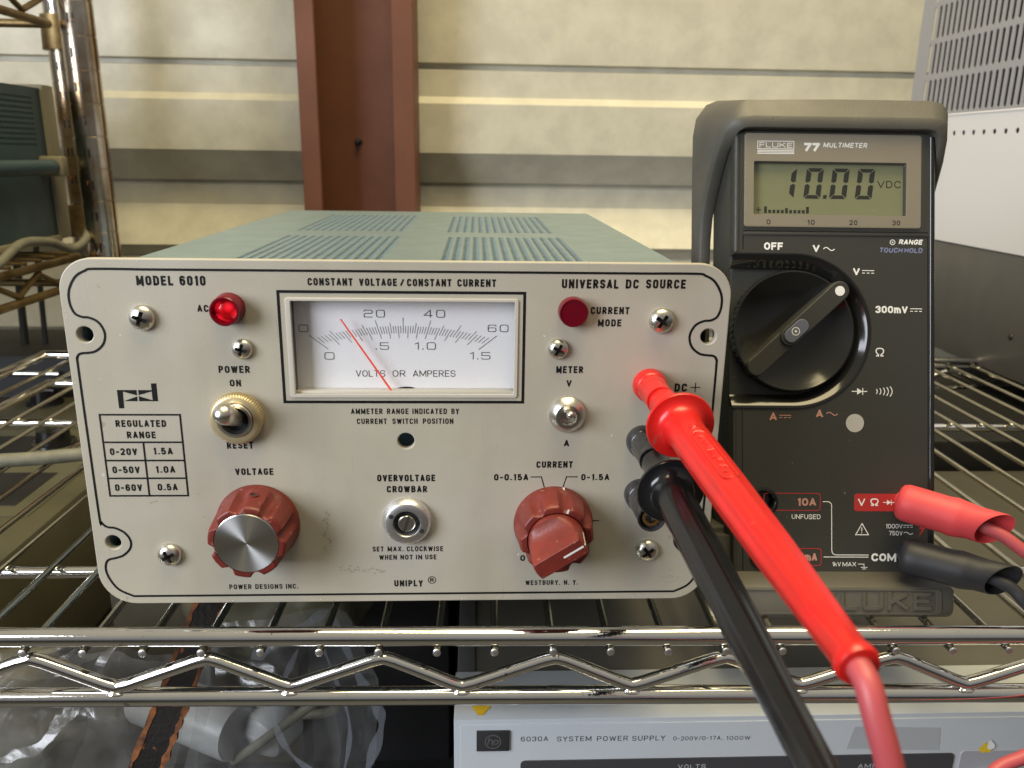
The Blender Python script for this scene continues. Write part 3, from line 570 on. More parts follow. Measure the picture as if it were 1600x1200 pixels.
for fx in (18, 192):
    for fy in (78, 295):
        o = lathe('foot', [(7, 0), (8, 1), (8, 13.5), (7.2, 14.5)], M['blackrubber'], ps, 24); place(o, fx, fy, 1.2, (radians(90), 0, 0))
        o.rotation_euler = (radians(90), 0, 0); o.location = (fx*MM, fy*MM, 1.9*MM)

# screws
def screw_mesh(r, h):
    bm = bmesh.new(); addlathe(bm, [(r, 0), (r, 0.25*h), (0.93*r, 0.5*h), (0.75*r, 0.78*h), (0.5*r, 0.93*h), (0.22*r, h)], 40)
    s = fin('screw', bm, M['steel'], ps, 50, weld=False)
    bm = bmesh.new(); w = r*0.15; L = r*0.60
    for (a, b) in ((L, w), (w, L)):
        vs = [bm.verts.new((sx*a*k, -hh, sz*b*k)) for hh, k in ((0.1*h, 0.7), (1.2*h, 1.1)) for sx, sz in ((-1, -1), (1, -1), (1, 1), (-1, 1))]
        for fc in ((0, 1, 2, 3), (4, 7, 6, 5), (0, 4, 5, 1), (1, 5, 6, 2), (2, 6, 7, 3), (3, 7, 4, 0)): bm.faces.new([vs[i] for i in fc])
    c = fin('c', bm, M['steel'], None, 0, weld=False)
    md = s.modifiers.new('cut', 'BOOLEAN'); md.operation = 'DIFFERENCE'; md.object = c; md.solver = 'EXACT'; md.use_self = True
    bpy.context.view_layer.update(); dg = bpy.context.evaluated_depsgraph_get()
    me = bpy.data.meshes.new_from_object(s.evaluated_get(dg)); s.modifiers.clear(); s.data = me
    bpy.data.objects.remove(c); me.set_sharp_from_angle(angle=radians(40))
    bm = bmesh.new(); addbox(bm, -L*.8, L*.8, -0.2*h, -.1*h, -w*.8, w*.8); addbox(bm, -w*.8, w*.8, -0.21*h, -.1*h, -L*.8, L*.8)
    fin('cross_shade', bm, M['dark'], s, 0, weld=False); return s  # dark insert stands in for the shade down in the cross cut
s = screw_mesh(4.2, 3.0); place(s, 24.8, 0, 103.2, (0, 0.35, 0))
for x, z, a in ((193.9, 103.2, 0.6), (25.2, 18.8, 1.1), (194.0, 19.2, 0.9)): q_ = part(s, None, ps, x, 0, z, (0, a, 0)); part(s.children[0], None, q_)
s = screw_mesh(3.45, 2.6); place(s, 55.9, 0, 93.0, (0, 0.25, 0)); q_ = part(s, None, ps, 159.8, 0, 93.4, (0, 0.5, 0)); part(s.children[0], None, q_)

# panel lamps
o = lathe('neon_lamp', [(5.2, 0), (5.0, 0.5), (4.8, 5.6), (4.5, 6.0), (4.0, 6.0), (3.8, 5.2), (3.8, 3.2), (0.05, 3.2)], M['redlens'], ps, 40, cap0=False, cap1=False); place(o, 52.7, 0, 106.4)
g = lathe('glowing_core', [(3.7, 3.3), (3.1, 3.9), (1.8, 4.4), (0.1, 4.5)], M['redglow'], o, 24, cap0=False)
o = lathe('unlit_lamp', [(4.9, 0), (4.8, 3.4), (4.6, 3.9), (4.35, 4.0), (4.3, 3.7), (0.1, 3.75)], M['redlens'], ps, 40, cap0=False, cap1=False); place(o, 164.2, 0, 106.2)

# toggle switches
def knurl(a, R_, h): return R_-(0.28 if (int(a/(2*pi)*120) % 2) else 0)*(1 if 0.3 < h < 3.4 else 0)
sw = lathe('power_switch', [(8.75, 0), (8.75, 0.4), (8.75, 3.2), (8.0, 3.9), (7.6, 4.1), (6.1, 4.1), (5.9, 2.6)], M['beige_nut'], ps, 240, fn=lambda a, R_, h: R_-(0.30 if (int(a/(2*pi)*120+.01) % 2) else 0)*(1 if 0.3 < h < 3.5 and R_ > 8.5 else 0), cap0=False, cap1=False); place(sw, 52.7, 0, 69.5)
lathe('bushing', [(5.9, 2.0), (5.9, 4.3), (5.5, 4.7), (4.7, 4.7), (4.5, 4.2), (4.4, 0.6)], M['steel'], sw, 40, cap0=False, cap1=False); lathe('switch_well', [(4.42, 4.0), (4.3, 0.4), (0.1, 0.4)], M['dark'], sw, 32, cap0=False, cap1=False)
bm = bmesh.new(); addtube(bm, [(1.2, 0.5, -0.6), (0.6, -4, 0.6), (0.2, -7, 2.0), (-0.1, -10, 3.6), (-0.3, -13, 5.0), (-0.4, -15.2, 5.8), (-0.45, -16.3, 6.2), (-0.5, -16.9, 6.5)], [2.0, 2.4, 2.8, 3.15, 3.4, 3.1, 2.2, 0.9], 24); fin('lever', bm, M['steel'], sw, 60, weld=False)
sw = lathe('meter_switch', [(6.3, 0), (6.3, 0.7), (5.9, 1.2), (5.3, 2.1), (4.2, 2.9), (4.1, 3.4), (2.9, 3.4), (2.6, 3.0), (2.5, 0.5), (0.1, 0.5)], M['steel'], ps, 48, cap0=False, cap1=False); place(sw, 163.6, 0, 70.4)
bm = bmesh.new(); addtube(bm, [(0.3, 0, -0.5), (0.3, -3, 0.6), (0.2, -6, 1.7), (0.15, -8, 2.4), (0.1, -9.0, 2.7), (0.1, -9.5, 2.9)], [0.9, 1.05, 1.3, 1.45, 1.15, 0.4], 20); fin('lever', bm, M['steel'], sw, 60, weld=False)

# overvoltage trimmer
tr = lathe('trimmer_bushing', [(8.8, 0), (8.8, 0.7), (7.5, 2.9), (7.2, 3.1), (4.9, 3.1), (4.6, 2.7), (4.5, 0.9), (3.1, 0.9)], M['alu'], ps, 64, cap0=False, cap1=False); place(tr, 108.4, 0, 31.2)
lathe('trimmer_well', [(4.7, 2.2), (4.55, 1.0), (2.9, 1.0)], M['dark'], tr, 40, cap0=False, cap1=False)
sc = lathe('slotted_shaft', [(3.0, -2), (3.0, 2.6), (2.7, 2.9)], M['steel'], tr, 32)
bm = bmesh.new(); addbox(bm, -0.42, 0.42, -4, -1.4, -4, 4); c = fin('c', bm, M['steel'], None, 0); c.location = tr.location; c.rotation_euler = (0, 0.0, 0)
c.location = (0, 0, 0); sc2 = boolean_cut(sc, c) if False else sc
bm = bmesh.new(); addbox(bm, -0.42, 0.42, -2.96, -2.2, -2.9, 2.9)
bpy.data.objects.remove(c)
sl = fin('slot', bm, M['dark'], tr); sl.rotation_euler = (0, radians(17), 0)
for (a) in (152, -27):
    o = lathe('spanner_hole', [(0.85, 3.0), (0.85, 3.16)], M['dark'], tr, 16); place(o, 5.95*cos(radians(a)), 0, 5.95*sin(radians(a)))

# knobs
def flute(offs, dep0, h0, h1):
    def fn(a, R_, h):
        if h <= h0 or R_ < 11.0: return R_
        k = min(1, (h-h0)/(h1-h0)); k = k**0.6
        d = min(abs(((a-radians(offs))+pi/8) % (pi/4)-pi/8)/radians(10.5), 1)
        return R_-dep0*k*(1-d*d)
    return fn
fl = flute(12, 1.9, 2.2, 8)
prof = [(14.35, 0), (14.4, 0.8), (14.2, 2.0)]+[(14.1-0.085*i, 2.2+i*0.95) for i in range(14)]+[(12.75, 15.3), (12.4, 15.7), (12.05, 15.8)]
kb = lathe('voltage_knob', prof+[(10.75, 15.8), (10.7, 14.9), (0.2, 14.9)], M['knob'], ps, 192, fn=fl, cap0=False, smooth=45); place(kb, 56.7, 0, 30.6)
lathe('metal_cap', [(10.55, 14.5), (10.55, 15.75), (10.3, 15.95), (5, 15.86), (0.05, 15.8)], M['brush'], kb, 96, cap0=False)
o = lathe('set_screw', [(1.75, 0), (1.75, 0.35), (1.35, 0.38), (1.35, -1.2), (0.1, -1.2)], M['knob'], kb, 20, cap0=False); o.rotation_euler = (radians(-90), 0, 0); o.location = (-.0000, -.0075, .01365)
o.rotation_euler = Vector((0.12, 0.0, 1)).to_track_quat('-Y', 'Z').to_euler(); o.location = (.0013, -.0072, .0135)
o = lathe('screw_hole', [(1.3, 0.05), (0.05, 0.06)], M['dark'], kb, 16, cap0=False, cap1=False); o.rotation_euler = Vector((0.12, 0.0, 1)).to_track_quat('-Y', 'Z').to_euler(); o.location = (.0013, -.0072, .0135+.0001)
fl2 = flute(32, 1.7, 2.4, 8)
prof = [(14.05, 0), (14.1, 0.8), (13.9, 2.2)]+[(13.8-0.1*i, 2.4+i*0.95) for i in range(11)]+[(12.3, 13.2), (12.0, 13.6), (11.7, 13.7)]
kc = lathe('current_knob', prof+[(10.15, 13.7), (10.1, 12.4), (9.0, 12.4)], M['knob'], ps, 192, fn=fl2, cap0=False, cap1=False, smooth=45); place(kc, 159.9, 0, 29.9)
bm = bmesh.new(); rings = []
BW = [(12.2, 9.7, 9.7), (14.6, 9.75, 9.75), (15.6, 9.65, 9.2), (16.4, 9.6, 7.2), (17.8, 9.55, 5.8), (20, 9.5, 4.6), (23, 9.4, 3.7), (26.2, 9.3, 3.15), (26.9, 9.0, 2.9), (27.1, 8.8, 2.7)]
NS = 72
for (h, R_, w) in BW:
    rings.append([bm.verts.new((R_*cos(2*pi*i/NS), -h, max(-w, min(w, R_*sin(2*pi*i/NS))))) for i in range(NS)])
for a, b in zip(rings, rings[1:]):
    for i in range(NS): bm.faces.new((a[i], a[(i+1) % NS], b[(i+1) % NS], b[i]))
bm.faces.new(rings[-1])
grip = fin('pointer_grip', bm, M['knob'], kc, 28, weld=False); grip.rotation_euler = (0, radians(-33), 0)
bm = bmesh.new(); quad(bm, (1.2, -27.16, .35), (8.6, -27.16, .35), (8.6, -27.16, -.35), (1.2, -27.16, -.35)); quad(bm, (8.6, -27.16, .35), (9.42, -26.3, .35), (9.42, -26.3, -.35), (8.6, -27.16, -.35)); quad(bm, (9.42, -26.3, .35), (9.72, -18, .35), (9.72, -18, -.35), (9.42, -26.3, -.35))
fin('white_pointer', bm, M['white'], grip, 0, weld=True)
bm = bmesh.new(); 
for (a, R0, h0_, R1, h1_) in ((72, 10.4, 13.78, 12.0, 13.78), (77, 14.2, 0.6, 14.02, 2.6)):
    a = radians(a); t_ = Vector((-sin(a), 0, cos(a)))*0.35; p0 = Vector((R0*cos(a), -h0_, R0*sin(a)))*1.003; p1 = Vector((R1*cos(a), -h1_, R1*sin(a)))*1.003
    quad(bm, p0-t_, p0+t_, p1+t_, p1-t_)
fin('white_tick', bm, M['white'], kc, 0, weld=False)

# binding posts
def post(x, z, mt, L=19.0):
    def kn(a, R_, h): return R_-(0.22 if (int(a/(2*pi)*48+.01) % 4 == 0) else 0)*(1 if 5.2 < h < L-3 else 0)
    o = lathe('binding_post', [(5.7, 0), (5.7, 1.2), (5.55, 3.2), (5.2, 4.2), (4.7, 4.6), (4.65, 5.0), (5.0, 5.3), (5.0, 6), (4.7, L*0.55), (4.55, L-3), (4.7, L-0.8), (4.65, L-0.1), (4.4, L), (3.9, L-.2), (3.7, L-1.5), (0.1, L-4)], M[mt], ps, 96, fn=kn, cap0=False); place(o, x, 0, z)
    lathe('jack_sleeve', [(3.0, L-3.6), (3.0, L-0.9), (2.1, L-0.9), (2.0, L-6)], M['brass'], o, 24, cap0=False); return o
post(191.2, 81.0, 'redplastic'); post(190.0, 60.8, 'post_black'); post(190.3, 41.0, 'post_black', 20.5)

# meter
mb = plate('panel_meter', [rrect(70.75, 146.15, 76.55, 109.85, 0.7, 3), rrect(72.1, 145.3, 77.3, 109.2, 0.4, 3)], -0.5, 1.6, M['meterplastic'], ps, 0.2)
dial = box('dial', 70.9, 146.0, 5.3, 5.9, 76.6, 109.8, M['dial'], mb)
DY = 5.2
bm = bmesh.new(); PV = (108.0, 72.0); CC = (108.3, -5.0)     # needle pivot and centre of the flat scale arc
Rb = 97.2+5.0
def onarc(ang, off):
    """point on ray from pivot at ang (from vertical, clockwise) at distance where arc radius = Rb+off"""
    dx, dz = sin(ang), cos(ang); ox, oz = PV[0]-CC[0], PV[1]-CC[1]; B = ox*dx+oz*dz; c_ = ox*ox+oz*oz-(Rb+off)**2; t_ = -B+math.sqrt(B*B-c_)
    return PV[0]+dx*t_, PV[1]+dz*t_
for i in range(61):
    a = radians(-52.0+104.0*i/60)
    up_ = 2.6 if i % 5 else (3.7 if i % 10 else 4.6)
    if i == 30: up_ = 5.4
    if i in (20, 40): up_ = 4.9
    if i in (0, 60): addribbon(bm, [onarc(a, -2.2), onarc(a, 4.0)], 0.16, DY); continue
    addribbon(bm, [onarc(a, 0.1), onarc(a, up_)], 0.13, DY)
for i in range(1, 30):
    a = radians(-52.0+104.0*i/30); addribbon(bm, [onarc(a, 0.6 if i % 2 else -1.6), onarc(a, 2.2)], 0.13, DY-.01)
fin('scale_ticks', bm, M['ink'], dial, 0, weld=False) if False else fin('scale_ticks', bm, M['ink'], mb, 0, weld=False)
DT = [[('0', 73.32, 76.54, 97.55, 2.5)], [('20', 95.04, 102.0, 102.65, 2.55)], [('40', 114.94, 122.0, 102.7, 2.6)], [('60', 136.35, 143.26, 97.88, 2.5)], [('0', 81.42, 84.68, 88.11, 2.5)], [('.5', 98.7, 103.09, 91.62, 2.5)], [('1.0', 111.72, 118.79, 91.7, 2.5)], [('1.5', 130.3, 137.26, 88.35, 2.5)]]
for g in DT: printed('dial_numeral', g, DY, M['ink'], mb, w=.085, sq=True, rad=.6)
printed('dial_lettering', [('VOLTS', 91.65, 101.52, 82.15, 2.25), ('OR', 104.08, 108.41, 82.18, 2.25), ('AMPERES', 110.98, 125.37, 82.2, 2.25)], DY, M['ink'], mb, w=.09, space=.3)
bm = bmesh.new(); addpoly(bm, [(108.7+4.4*cos(pi*i/12), 76.9+1.75*sin(pi*i/12)) for i in range(13)], DY-.02); fin('pivot_bumper', bm, M['ink'], mb, 0)  # black arc bumper at the needle pivot
bm = bmesh.new(); A, B = Vector((103.9, 78.1)), Vector((87.86, 102.62)); d_ = (B-A).normalized(); n_ = Vector((-d_.y, d_.x))
for s0, s1, w0_, w1_ in ((0, 1, .34, .22),):
    c4 = [(A+n_*w0_), (B+n_*w1_), (B-n_*w1_), (A-n_*w0_)]
    f_ = [bm.verts.new((q.x, 2.0, q.y)) for q in c4]; g_ = [bm.verts.new((q.x, 2.25, q.y)) for q in c4]
    bm.faces.new(f_); bm.faces.new(g_)
    for i in range(4): bm.faces.new((f_[i], f_[(i+1) % 4], g_[(i+1) % 4], g_[i]))
fin('needle', bm, M['needle'], mb, 0, weld=False)
box('needle_base', 103.9, 113.0, 2.6, 3.6, 77.3, 77.75, M['ink'], mb)
bm = bmesh.new(); addbox(bm, 71.5, 72.05, 1.2, 5.2, 77.0, 109.5); addbox(bm, 145.35, 145.9, 1.2, 5.2, 77.0, 109.5); fin('gasket', bm, M['blackplastic'], mb)
bm = bmesh.new(); addbox(bm, 72.1, 145.3, 1.2, 5.0, 76.9, 78.2, .15); fin('cover_ledge', bm, M['meterplastic'], mb)
bm = bmesh.new(); quad(bm, (71.5, -.75, 77.2), (145.4, -.75, 77.2), (145.4, -.75, 109.3), (71.5, -.75, 109.3)); fin('meter_cover', bm, M['clear'], mb, 0)
# ================================================================== MULTIMETER  (local x right, y back, z up the face; the face lies at y = 0)
dm = thing('multimeter', 'dark handheld digital multimeter in a grey rubber holster reading 10.00', 'multimeter', (276.22, 23.83, -2.02), (radians(-15.8), 0, radians(-1.3)))
WC = (-17.6, 94.8); WR = 31.0
notch = [(-41.4, WC[1]+WR)]+[(WC[0]+WR*cos(radians(a)), WC[1]+WR*sin(radians(a))) for a in range(90, -91, -5)]+[(-41.4, WC[1]-WR)]
SOCK = [(-28.9, 26.6), (-28.9, 4.6), (29.5, 26.0), (30.5, 5.0)]
outline = [(-41.4, 174.0)]+notch+[(-40.4, -3), (39.8, -3), (38.6, 174.0)]
face = plate('face_plate', [outline, rrect(-34.5, 27.5, 141.0, 162.6, 0.5, 2)]+[circ(sx, sz, 4.6, 28) for sx, sz in SOCK[:2]], 0, 6.2, M['dmm'], dm, 0.45)
bm = bmesh.new(); addbox(bm, -41.6, 39.6, 6.4, 33, -3, 175, 1.2); fin('body', bm, M['dmm'], dm)
# rounded side rails of the body (the speckled left edge and the right edge)
tube('edge_bead', [(-40.6, 1.2, 172), (-40.6, 1.2, 126.5)], 1.5, M['dmm'], dm, 12); tube('edge_bead', [(-39.9, 1.2, 63.2), (-39.4, 1.2, -2)], 1.5, M['dmm'], dm, 12)
tube('edge_bead', [(37.8, 0.7, 173), (39.0, 0.7, -2)], 1.25, M['dmmgloss'], dm, 12)
for sg_ in ([(-38.2, 134.7), (36.4, 134.7)], [(-38.3, 133.0), (-38.3, 127.2)], [(-38.0, 62.6), (-37.2, -1)], [(36.3, 133.9), (37.7, -1)]): ribbon('seam', [sg_], 0.45, -0.03, M['blackplastic'], dm)
box('seam_ridge', -38.2, 36.3, -0.35, 0.2, 133.0, 134.2, M['dmm'], dm, 0.15)
# display window
bz = plate('display_bezel', [rrect(-37.9, 33.0, 136.4, 173.4, 1.0, 3), rrect(-34.4, 27.4, 141.1, 162.5, 0.6, 3)], -0.6, 0.9, M['taupe'], dm, 0.1)
fr_ = plate('lens_frame', [rrect(-38.9, 34.0, 135.4, 174.2, 1.6, 4), rrect(-37.7, 32.8, 136.6, 173.2, 1.1, 4)], -1.5, 1.7, M['clear'], dm, 0.15)
box('display_window', -37.8, 32.9, -1.55, -1.15, 136.5, 173.3, M['clear'], dm, 0.1)
lcd = box('lcd', -35, 28, 2.1, 3.0, 140.5, 163.2, M['lcd'], dm)
LY = 2.06
def seg7(bm, xo, zo, W, H, segs, slant=0.125, t=2.05, y=LY):
    g = 0.14; hw = t/2
    def S(pts): addpoly(bm, [(xo+q[0]+q[1]*slant, zo+q[1]) for q in pts], y)
    mid = H/2
    if 'a' in segs: S([(g+.3, H), (W-g-.3, H), (W-t*.75, H-t*.72), (t*.75, H-t*.72)])
    if 'd' in segs: S([(t*.75, t*.72), (W-t*.75, t*.72), (W-g-.3, 0), (g+.3, 0)])
    if 'f' in segs: S([(0, H-.35), (t, H-t), (t, mid+.9), (hw, mid+.25), (0, mid+.7)])
    if 'e' in segs: S([(0, mid-.7), (hw, mid-.25), (t, mid-.9), (t, t), (0, .35)])
    if 'b' in segs: S([(W, H-.35), (W, mid+.7), (W-hw, mid+.25), (W-t, mid+.9), (W-t, H-t)])
    if 'c' in segs: S([(W, mid-.7), (W, .35), (W-t, t), (W-t, mid-.9), (W-hw, mid-.25)])
for xo, sg in ((-24.3, 'bc'), (-13.5, 'abcdef'), (-3.0, 'abcdef'), (7.4, 'abcdef')):
    bm = bmesh.new(); seg7(bm, xo, 148.25, 6.9, 12.3, sg); fin('lcd_digit', bm, M['lcdink'], lcd, 0, weld=False)
bm = bmesh.new(); addpoly(bm, [(-5.45, 148.3), (-4.05, 148.3), (-3.85, 149.8), (-5.25, 149.8)], LY); fin('decimal_point', bm, M['lcdink'], lcd, 0)
printed('lcd_lettering', [('V', 16.6, 19.6, 152.94, 2.9), ('D', 20.2, 22.8, 152.94, 2.9), ('C', 23.5, 26.2, 152.94, 2.9)], LY, M['lcdink'], lcd, w=.14)
bm = bmesh.new(); addpoly(bm, [(-32.6, 143.35), (-30.4, 143.35), (-30.4, 143.75), (-32.6, 143.75)], LY); addpoly(bm, [(-31.7, 142.45), (-31.3, 142.45), (-31.3, 144.65), (-31.7, 144.65)], LY-.01)
for i in range(11):
    x = -29.25+i*1.70; h = 2.7 if i in (0, 10) else (2.1 if i == 5 else 1.35); w = 1.15
    addpoly(bm, [(x, 142.25), (x+w, 142.25), (x+w, 142.25+h), (x, 142.25+h)], LY)
fin('bar_graph', bm, M['lcdink'], lcd, 0, weld=False)
BY = -0.66
for w in (('0', -29.1, -27.5, 137.2, 1.95), ('10', -12.72, -9.79, 137.25, 1.95), ('20', 4.23, 7.4, 137.3, 1.95), ('30', 21.56, 24.68, 137.4, 1.95)): printed('scale_number', [w], BY, M['ink'], bz, w=.16)
printed('model_number', [('77', -15.0, -8.6, 166.15, 3.75)], BY, M['white'], bz, w=.27, shear=0.2, space=.1)
printed('model_lettering', [('MULTIMETER', -6.66, 10.98, 168.1, 2.05)], BY, M['white'], bz, w=.19, shear=0.2, space=.3)
ribbon('maker_badge', [[(-32.9, 170.3), (-18.4, 170.4), (-18.4, 167.35), (-32.9, 167.25)]], 0.32, BY, M['white'], bz, True)
printed('maker_badge_lettering', [('FLUKE', -32.2, -19.0, 167.85, 1.95)], BY, M['white'], bz, w=.15, sq=True, space=.25, rad=.4)
ribbon('maker_badge_bar', [[(-33.05, 166.6), (-18.25, 166.7)], [(-33.05, 166.0), (-18.25, 166.1)], [(-33.05, 165.4), (-18.25, 165.5)]], 0.36, BY, M['white'], bz)
# printing on the face
FY = -0.05
def P(words, m='white', nm='printed_lettering', w=0.235, **k): return printed(nm, words, FY, M[m], face, w=w, space=.22, **k)
P([('OFF', -29.83, -22.22, 127.16, 2.95)]); P([('V', -10.23, -7.45, 126.54, 2.85)]); P([('RANGE', 24.44, 33.92, 129.89, 2.05)], shear=0.22); P([('V', 6.1, 8.88, 117.44, 2.85)])
P([('300mV', 15.28, 28.37, 102.36, 2.85)]); P([('UNFUSED', -17.76, -6.15, 19.69, 1.85)], w=.13); P([('1000V', 20.24, 27.05, 16.09, 1.8)], w=.13); P([('750V', 21.56, 27.07, 13.28, 1.8)], w=.13)
P([('COM', 14.53, 24.57, 2.92, 3.15)]); P([('1kV', -1.3, 2.25, 0.85, 1.72), ('MAX', 2.9, 8.4, 0.87, 1.72)], w=.13)
P([('Ω', 15.5, 18.98, 84.95, 3.45)], w=.13); P([('!', 10.4, 10.95, 14.1, 2.4)], w=.13)
P([('10A', -15.63, -7.97, 24.97, 3.1)], 'pinkprint'); P([('300mA', -19.47, -7.37, 2.96, 3.1)], 'pinkprint'); P([('A', -27.03, -24.05, 59.07, 3.1)], 'pinkprint'); P([('A', -8.33, -5.49, 60.37, 3.1)], 'pinkprint')
P([('TOUCH', 16.53, 25.93, 126.5, 2.1), ('HOLD', 26.63, 34.02, 126.5, 2.1)], 'blueprint', shear=0.2)
def wave(x0, x1, z, a=0.62): return [(x0+(x1-x0)*i/14, z+a*sin(2*pi*i/14)) for i in range(15)]
ribbon('sine_symbol', [wave(-5.93, -1.42, 127.75)], 0.36, FY, M['white'], face); ribbon('sine_symbol', [wave(-4.1, .4, 61.85)], 0.36, FY, M['pinkprint'], face); ribbon('sine_symbol', [wave(27.55, 31.2, 14.2, .45)], 0.26, FY, M['white'], face)
def dc(x0, x1, z, m='white', g=1.02, w=0.3):
    L = (x1-x0); ribbon('direct_current_symbol', [[(x0, z), (x1, z)]]+[[(x0+L*(.385*i), z-g), (x0+L*(.385*i+.23), z-g)] for i in range(3)], w, FY, M[m], face)
dc(9.77, 14.64, 119.3); dc(29.4, 34.15, 104.2); dc(-23.03, -18.39, 61.1, 'pinkprint', .9); dc(27.44, 31.17, 17.4, g=.8, w=.24)
bm = bmesh.new(); addribbon(bm, circ(22.0, 130.75, .95, 24), .28, FY, True); addpoly(bm, circ(22.0, 130.75, .32, 12), FY); fin('range_symbol', bm, M['white'], face, 0, weld=False)
def diode(x0, x1, z, s=1.0, m='white', y=FY):
    bm = bmesh.new(); addribbon(bm, [(x0, z), (x1, z)], .34*s, y); addribbon(bm, [((x0+x1)/2+1.3*s, z+1.35*s), ((x0+x1)/2+1.3*s, z-1.35*s)], .34*s, y-.01)
    addpoly(bm, [((x0+x1)/2-1.0*s, z+1.3*s), ((x0+x1)/2+1.2*s, z), ((x0+x1)/2-1.0*s, z-1.3*s)], y-.02); return fin('diode_symbol', bm, M[m], face, 0, weld=False)
diode(6.02, 12.28, 70.9)
ribbon('beeper_symbol', [[(16.0+1.37*i+(.2+.09*i)*(1-(t/3)**2)*1.6, 70.95+t*(.32+.085*i)) for t in (-3, -2, -1, 0, 1, 2, 3)] for i in range(5)], .34, FY, M['white'], face)
ribbon('input_outline', [rrect(-29, -6.3, 23.15, 29.95, 1, 3), rrect(-29, -5.75, 1.1, 7.9, 1, 3)], .32, FY, M['redprint'], face, True)
ribbon('warning_triangle', [[(10.67, 18.0), (8.1, 13.5), (13.3, 13.5)]], .42, FY, M['white'], face, True)
ribbon('link_line', [[(-5.32, 26.7), (-3.3, 26.7)]+[(-3.3+1.6*sin(radians(a)), 25.1+1.6*cos(radians(a))) for a in (30, 60, 90)]+[(-1.5, 7.3)]+[(.2-1.7*cos(radians(a)), 7.1-1.7*sin(radians(a))) for a in (30, 60, 90)]+[(13.4, 5.4)], [(-4.8, 4.55), (13.4, 4.55)]], .3, FY, M['white'], face)
ribbon('ground_symbol', [[(9.2, 1.75), (11.6, 1.75), (11.6, .45)], [(10.3, .45), (12.95, .45)], [(10.9, -.2), (12.4, -.2)]], .24, FY, M['white'], face)
bm = bmesh.new(); addpoly(bm, [(35.0, 18.6), (33.8, 15.85), (34.9, 15.9), (33.5, 12.4), (36.3, 16.4), (35.2, 16.35), (36.1, 18.6)], FY); fin('voltage_symbol', bm, M['redprint'], face, 0)
bm = bmesh.new(); addpoly(bm, rrect(7.4, 30, 22.95, 29.95, 1.0, 4), FY); fin('input_label', bm, M['redprint'], face, 0)
printed('printed_lettering', [('V', 8.9, 11.83, 25.08, 2.95), ('Ω', 13.9, 17.25, 25.1, 2.97)], FY-.05, M['white'], face, w=.17); diode(19.0, 23.8, 26.5, .78, y=FY-.05)
bm = bmesh.new(); addpoly(bm, circ(7.4, 58.2, 3.65, 40), FY-.02); fin('grey_dot', bm, mat('light_grey_dot', (0.44, 0.43, 0.41), 0.5), face, 0)
# rotary well and dial
bm = bmesh.new()
def wellpath(R_, ex, dz=0): return [(-41.4-ex, WC[1]+R_)]+[(WC[0]+R_*cos(radians(a)), WC[1]+R_*sin(radians(a))) for a in range(90, -91, -3)]+[(-41.4-ex, WC[1]-R_)]
lv = [(WR+.1, -.35), (WR-.6, -.45), (WR-1.3, .1), (WR-3.2, 1.4), (26.6, 3.0), (25.6, 3.6), (25.4, 6.0)]
rr_ = [[bm.verts.new((q[0], yy, q[1])) for q in wellpath(R_, .8)] for R_, yy in lv]
for a, b in zip(rr_, rr_[1:]):
    for i in range(len(a)-1): bm.faces.new((a[i], a[i+1], b[i+1], b[i]))
fin('dial_well', bm, M['dmmgloss'], dm, 50, weld=False)
dl = lathe('rotary_dial', [(24.5, -4.8), (24.5, -0.6), (24.2, 0.2), (23.6, .35), (22.8, -.1), (21.5, -.8), (19.5, -1.9), (17, -3.05), (14, -4.1), (10, -5.0), (5, -5.6), (0.1, -5.8)], M['dmmgloss'], dm, 240, fn=lambda a, R_, h: R_-(.35 if (int(a/(2*pi)*120+.01) % 2 and R_ > 24.4) else 0), cap0=False, smooth=40); place(dl, WC[0], 0, WC[1])
BA = radians(43.0)
def barpts(u0, u1, w, n=10): return [(u1+w*cos(radians(-90+180*i/n)), w*sin(radians(-90+180*i/n))) for i in range(n+1)]+[(u0+w*cos(radians(90+180*i/n)), w*sin(radians(90+180*i/n))) for i in range(n+1)]
def rotp(pts): return [(q[0]*cos(BA)-q[1]*sin(BA), q[0]*sin(BA)+q[1]*cos(BA)) for q in pts]
plate('dial_bar', [rotp(barpts(-3.5, 23.3, 3.4))], -3.6, 9.6, M['dmm'], dl, 0.5)
plate('dial_bar', [rotp(barpts(-21.0, -3.5, 3.35))], -2.6, 8.6, M['dmm'], dl, 0.5)
bm = bmesh.new(); addpoly(bm, [(q[0], q[1]) for q in rotp(circ(23.2, 0, 1.95, 28))], -3.68); fin('white_dot', bm, M['white'], dl, 0)
bt = plate('hold_button', [rotp(barpts(-3.2, 2.6, 2.45))], -4.2, 1.2, M['bluebutton'], dl, 0.3)
bm = bmesh.new(); addribbon(bm, [(q[0], q[1]) for q in circ(-.7, -.4, 1.5, 28)], .3, -4.28, True); addpoly(bm, [(-1.3, -.4), (-.7, .2), (-.1, -.4), (-.7, -1.0)], -4.28); fin('button_symbol', bm, M['white'], bt, 0, weld=False)
for sx, sz in SOCK[:2]:
    o = lathe('input_jack', [(5.6, 0), (5.5, .5), (4.9, .7), (4.3, .5), (3.9, 0), (3.5, -4), (.1, -4.2)], M['blackplastic'], dm, 36, cap0=False, cap1=False); place(o, sx, 0, sz)
for sx, sz in SOCK[2:]:
    o = lathe('input_jack', [(5.6, 0), (5.5, .5), (4.9, .7), (3, .6)], M['blackplastic'], dm, 36, cap0=False); place(o, sx, 0, sz)
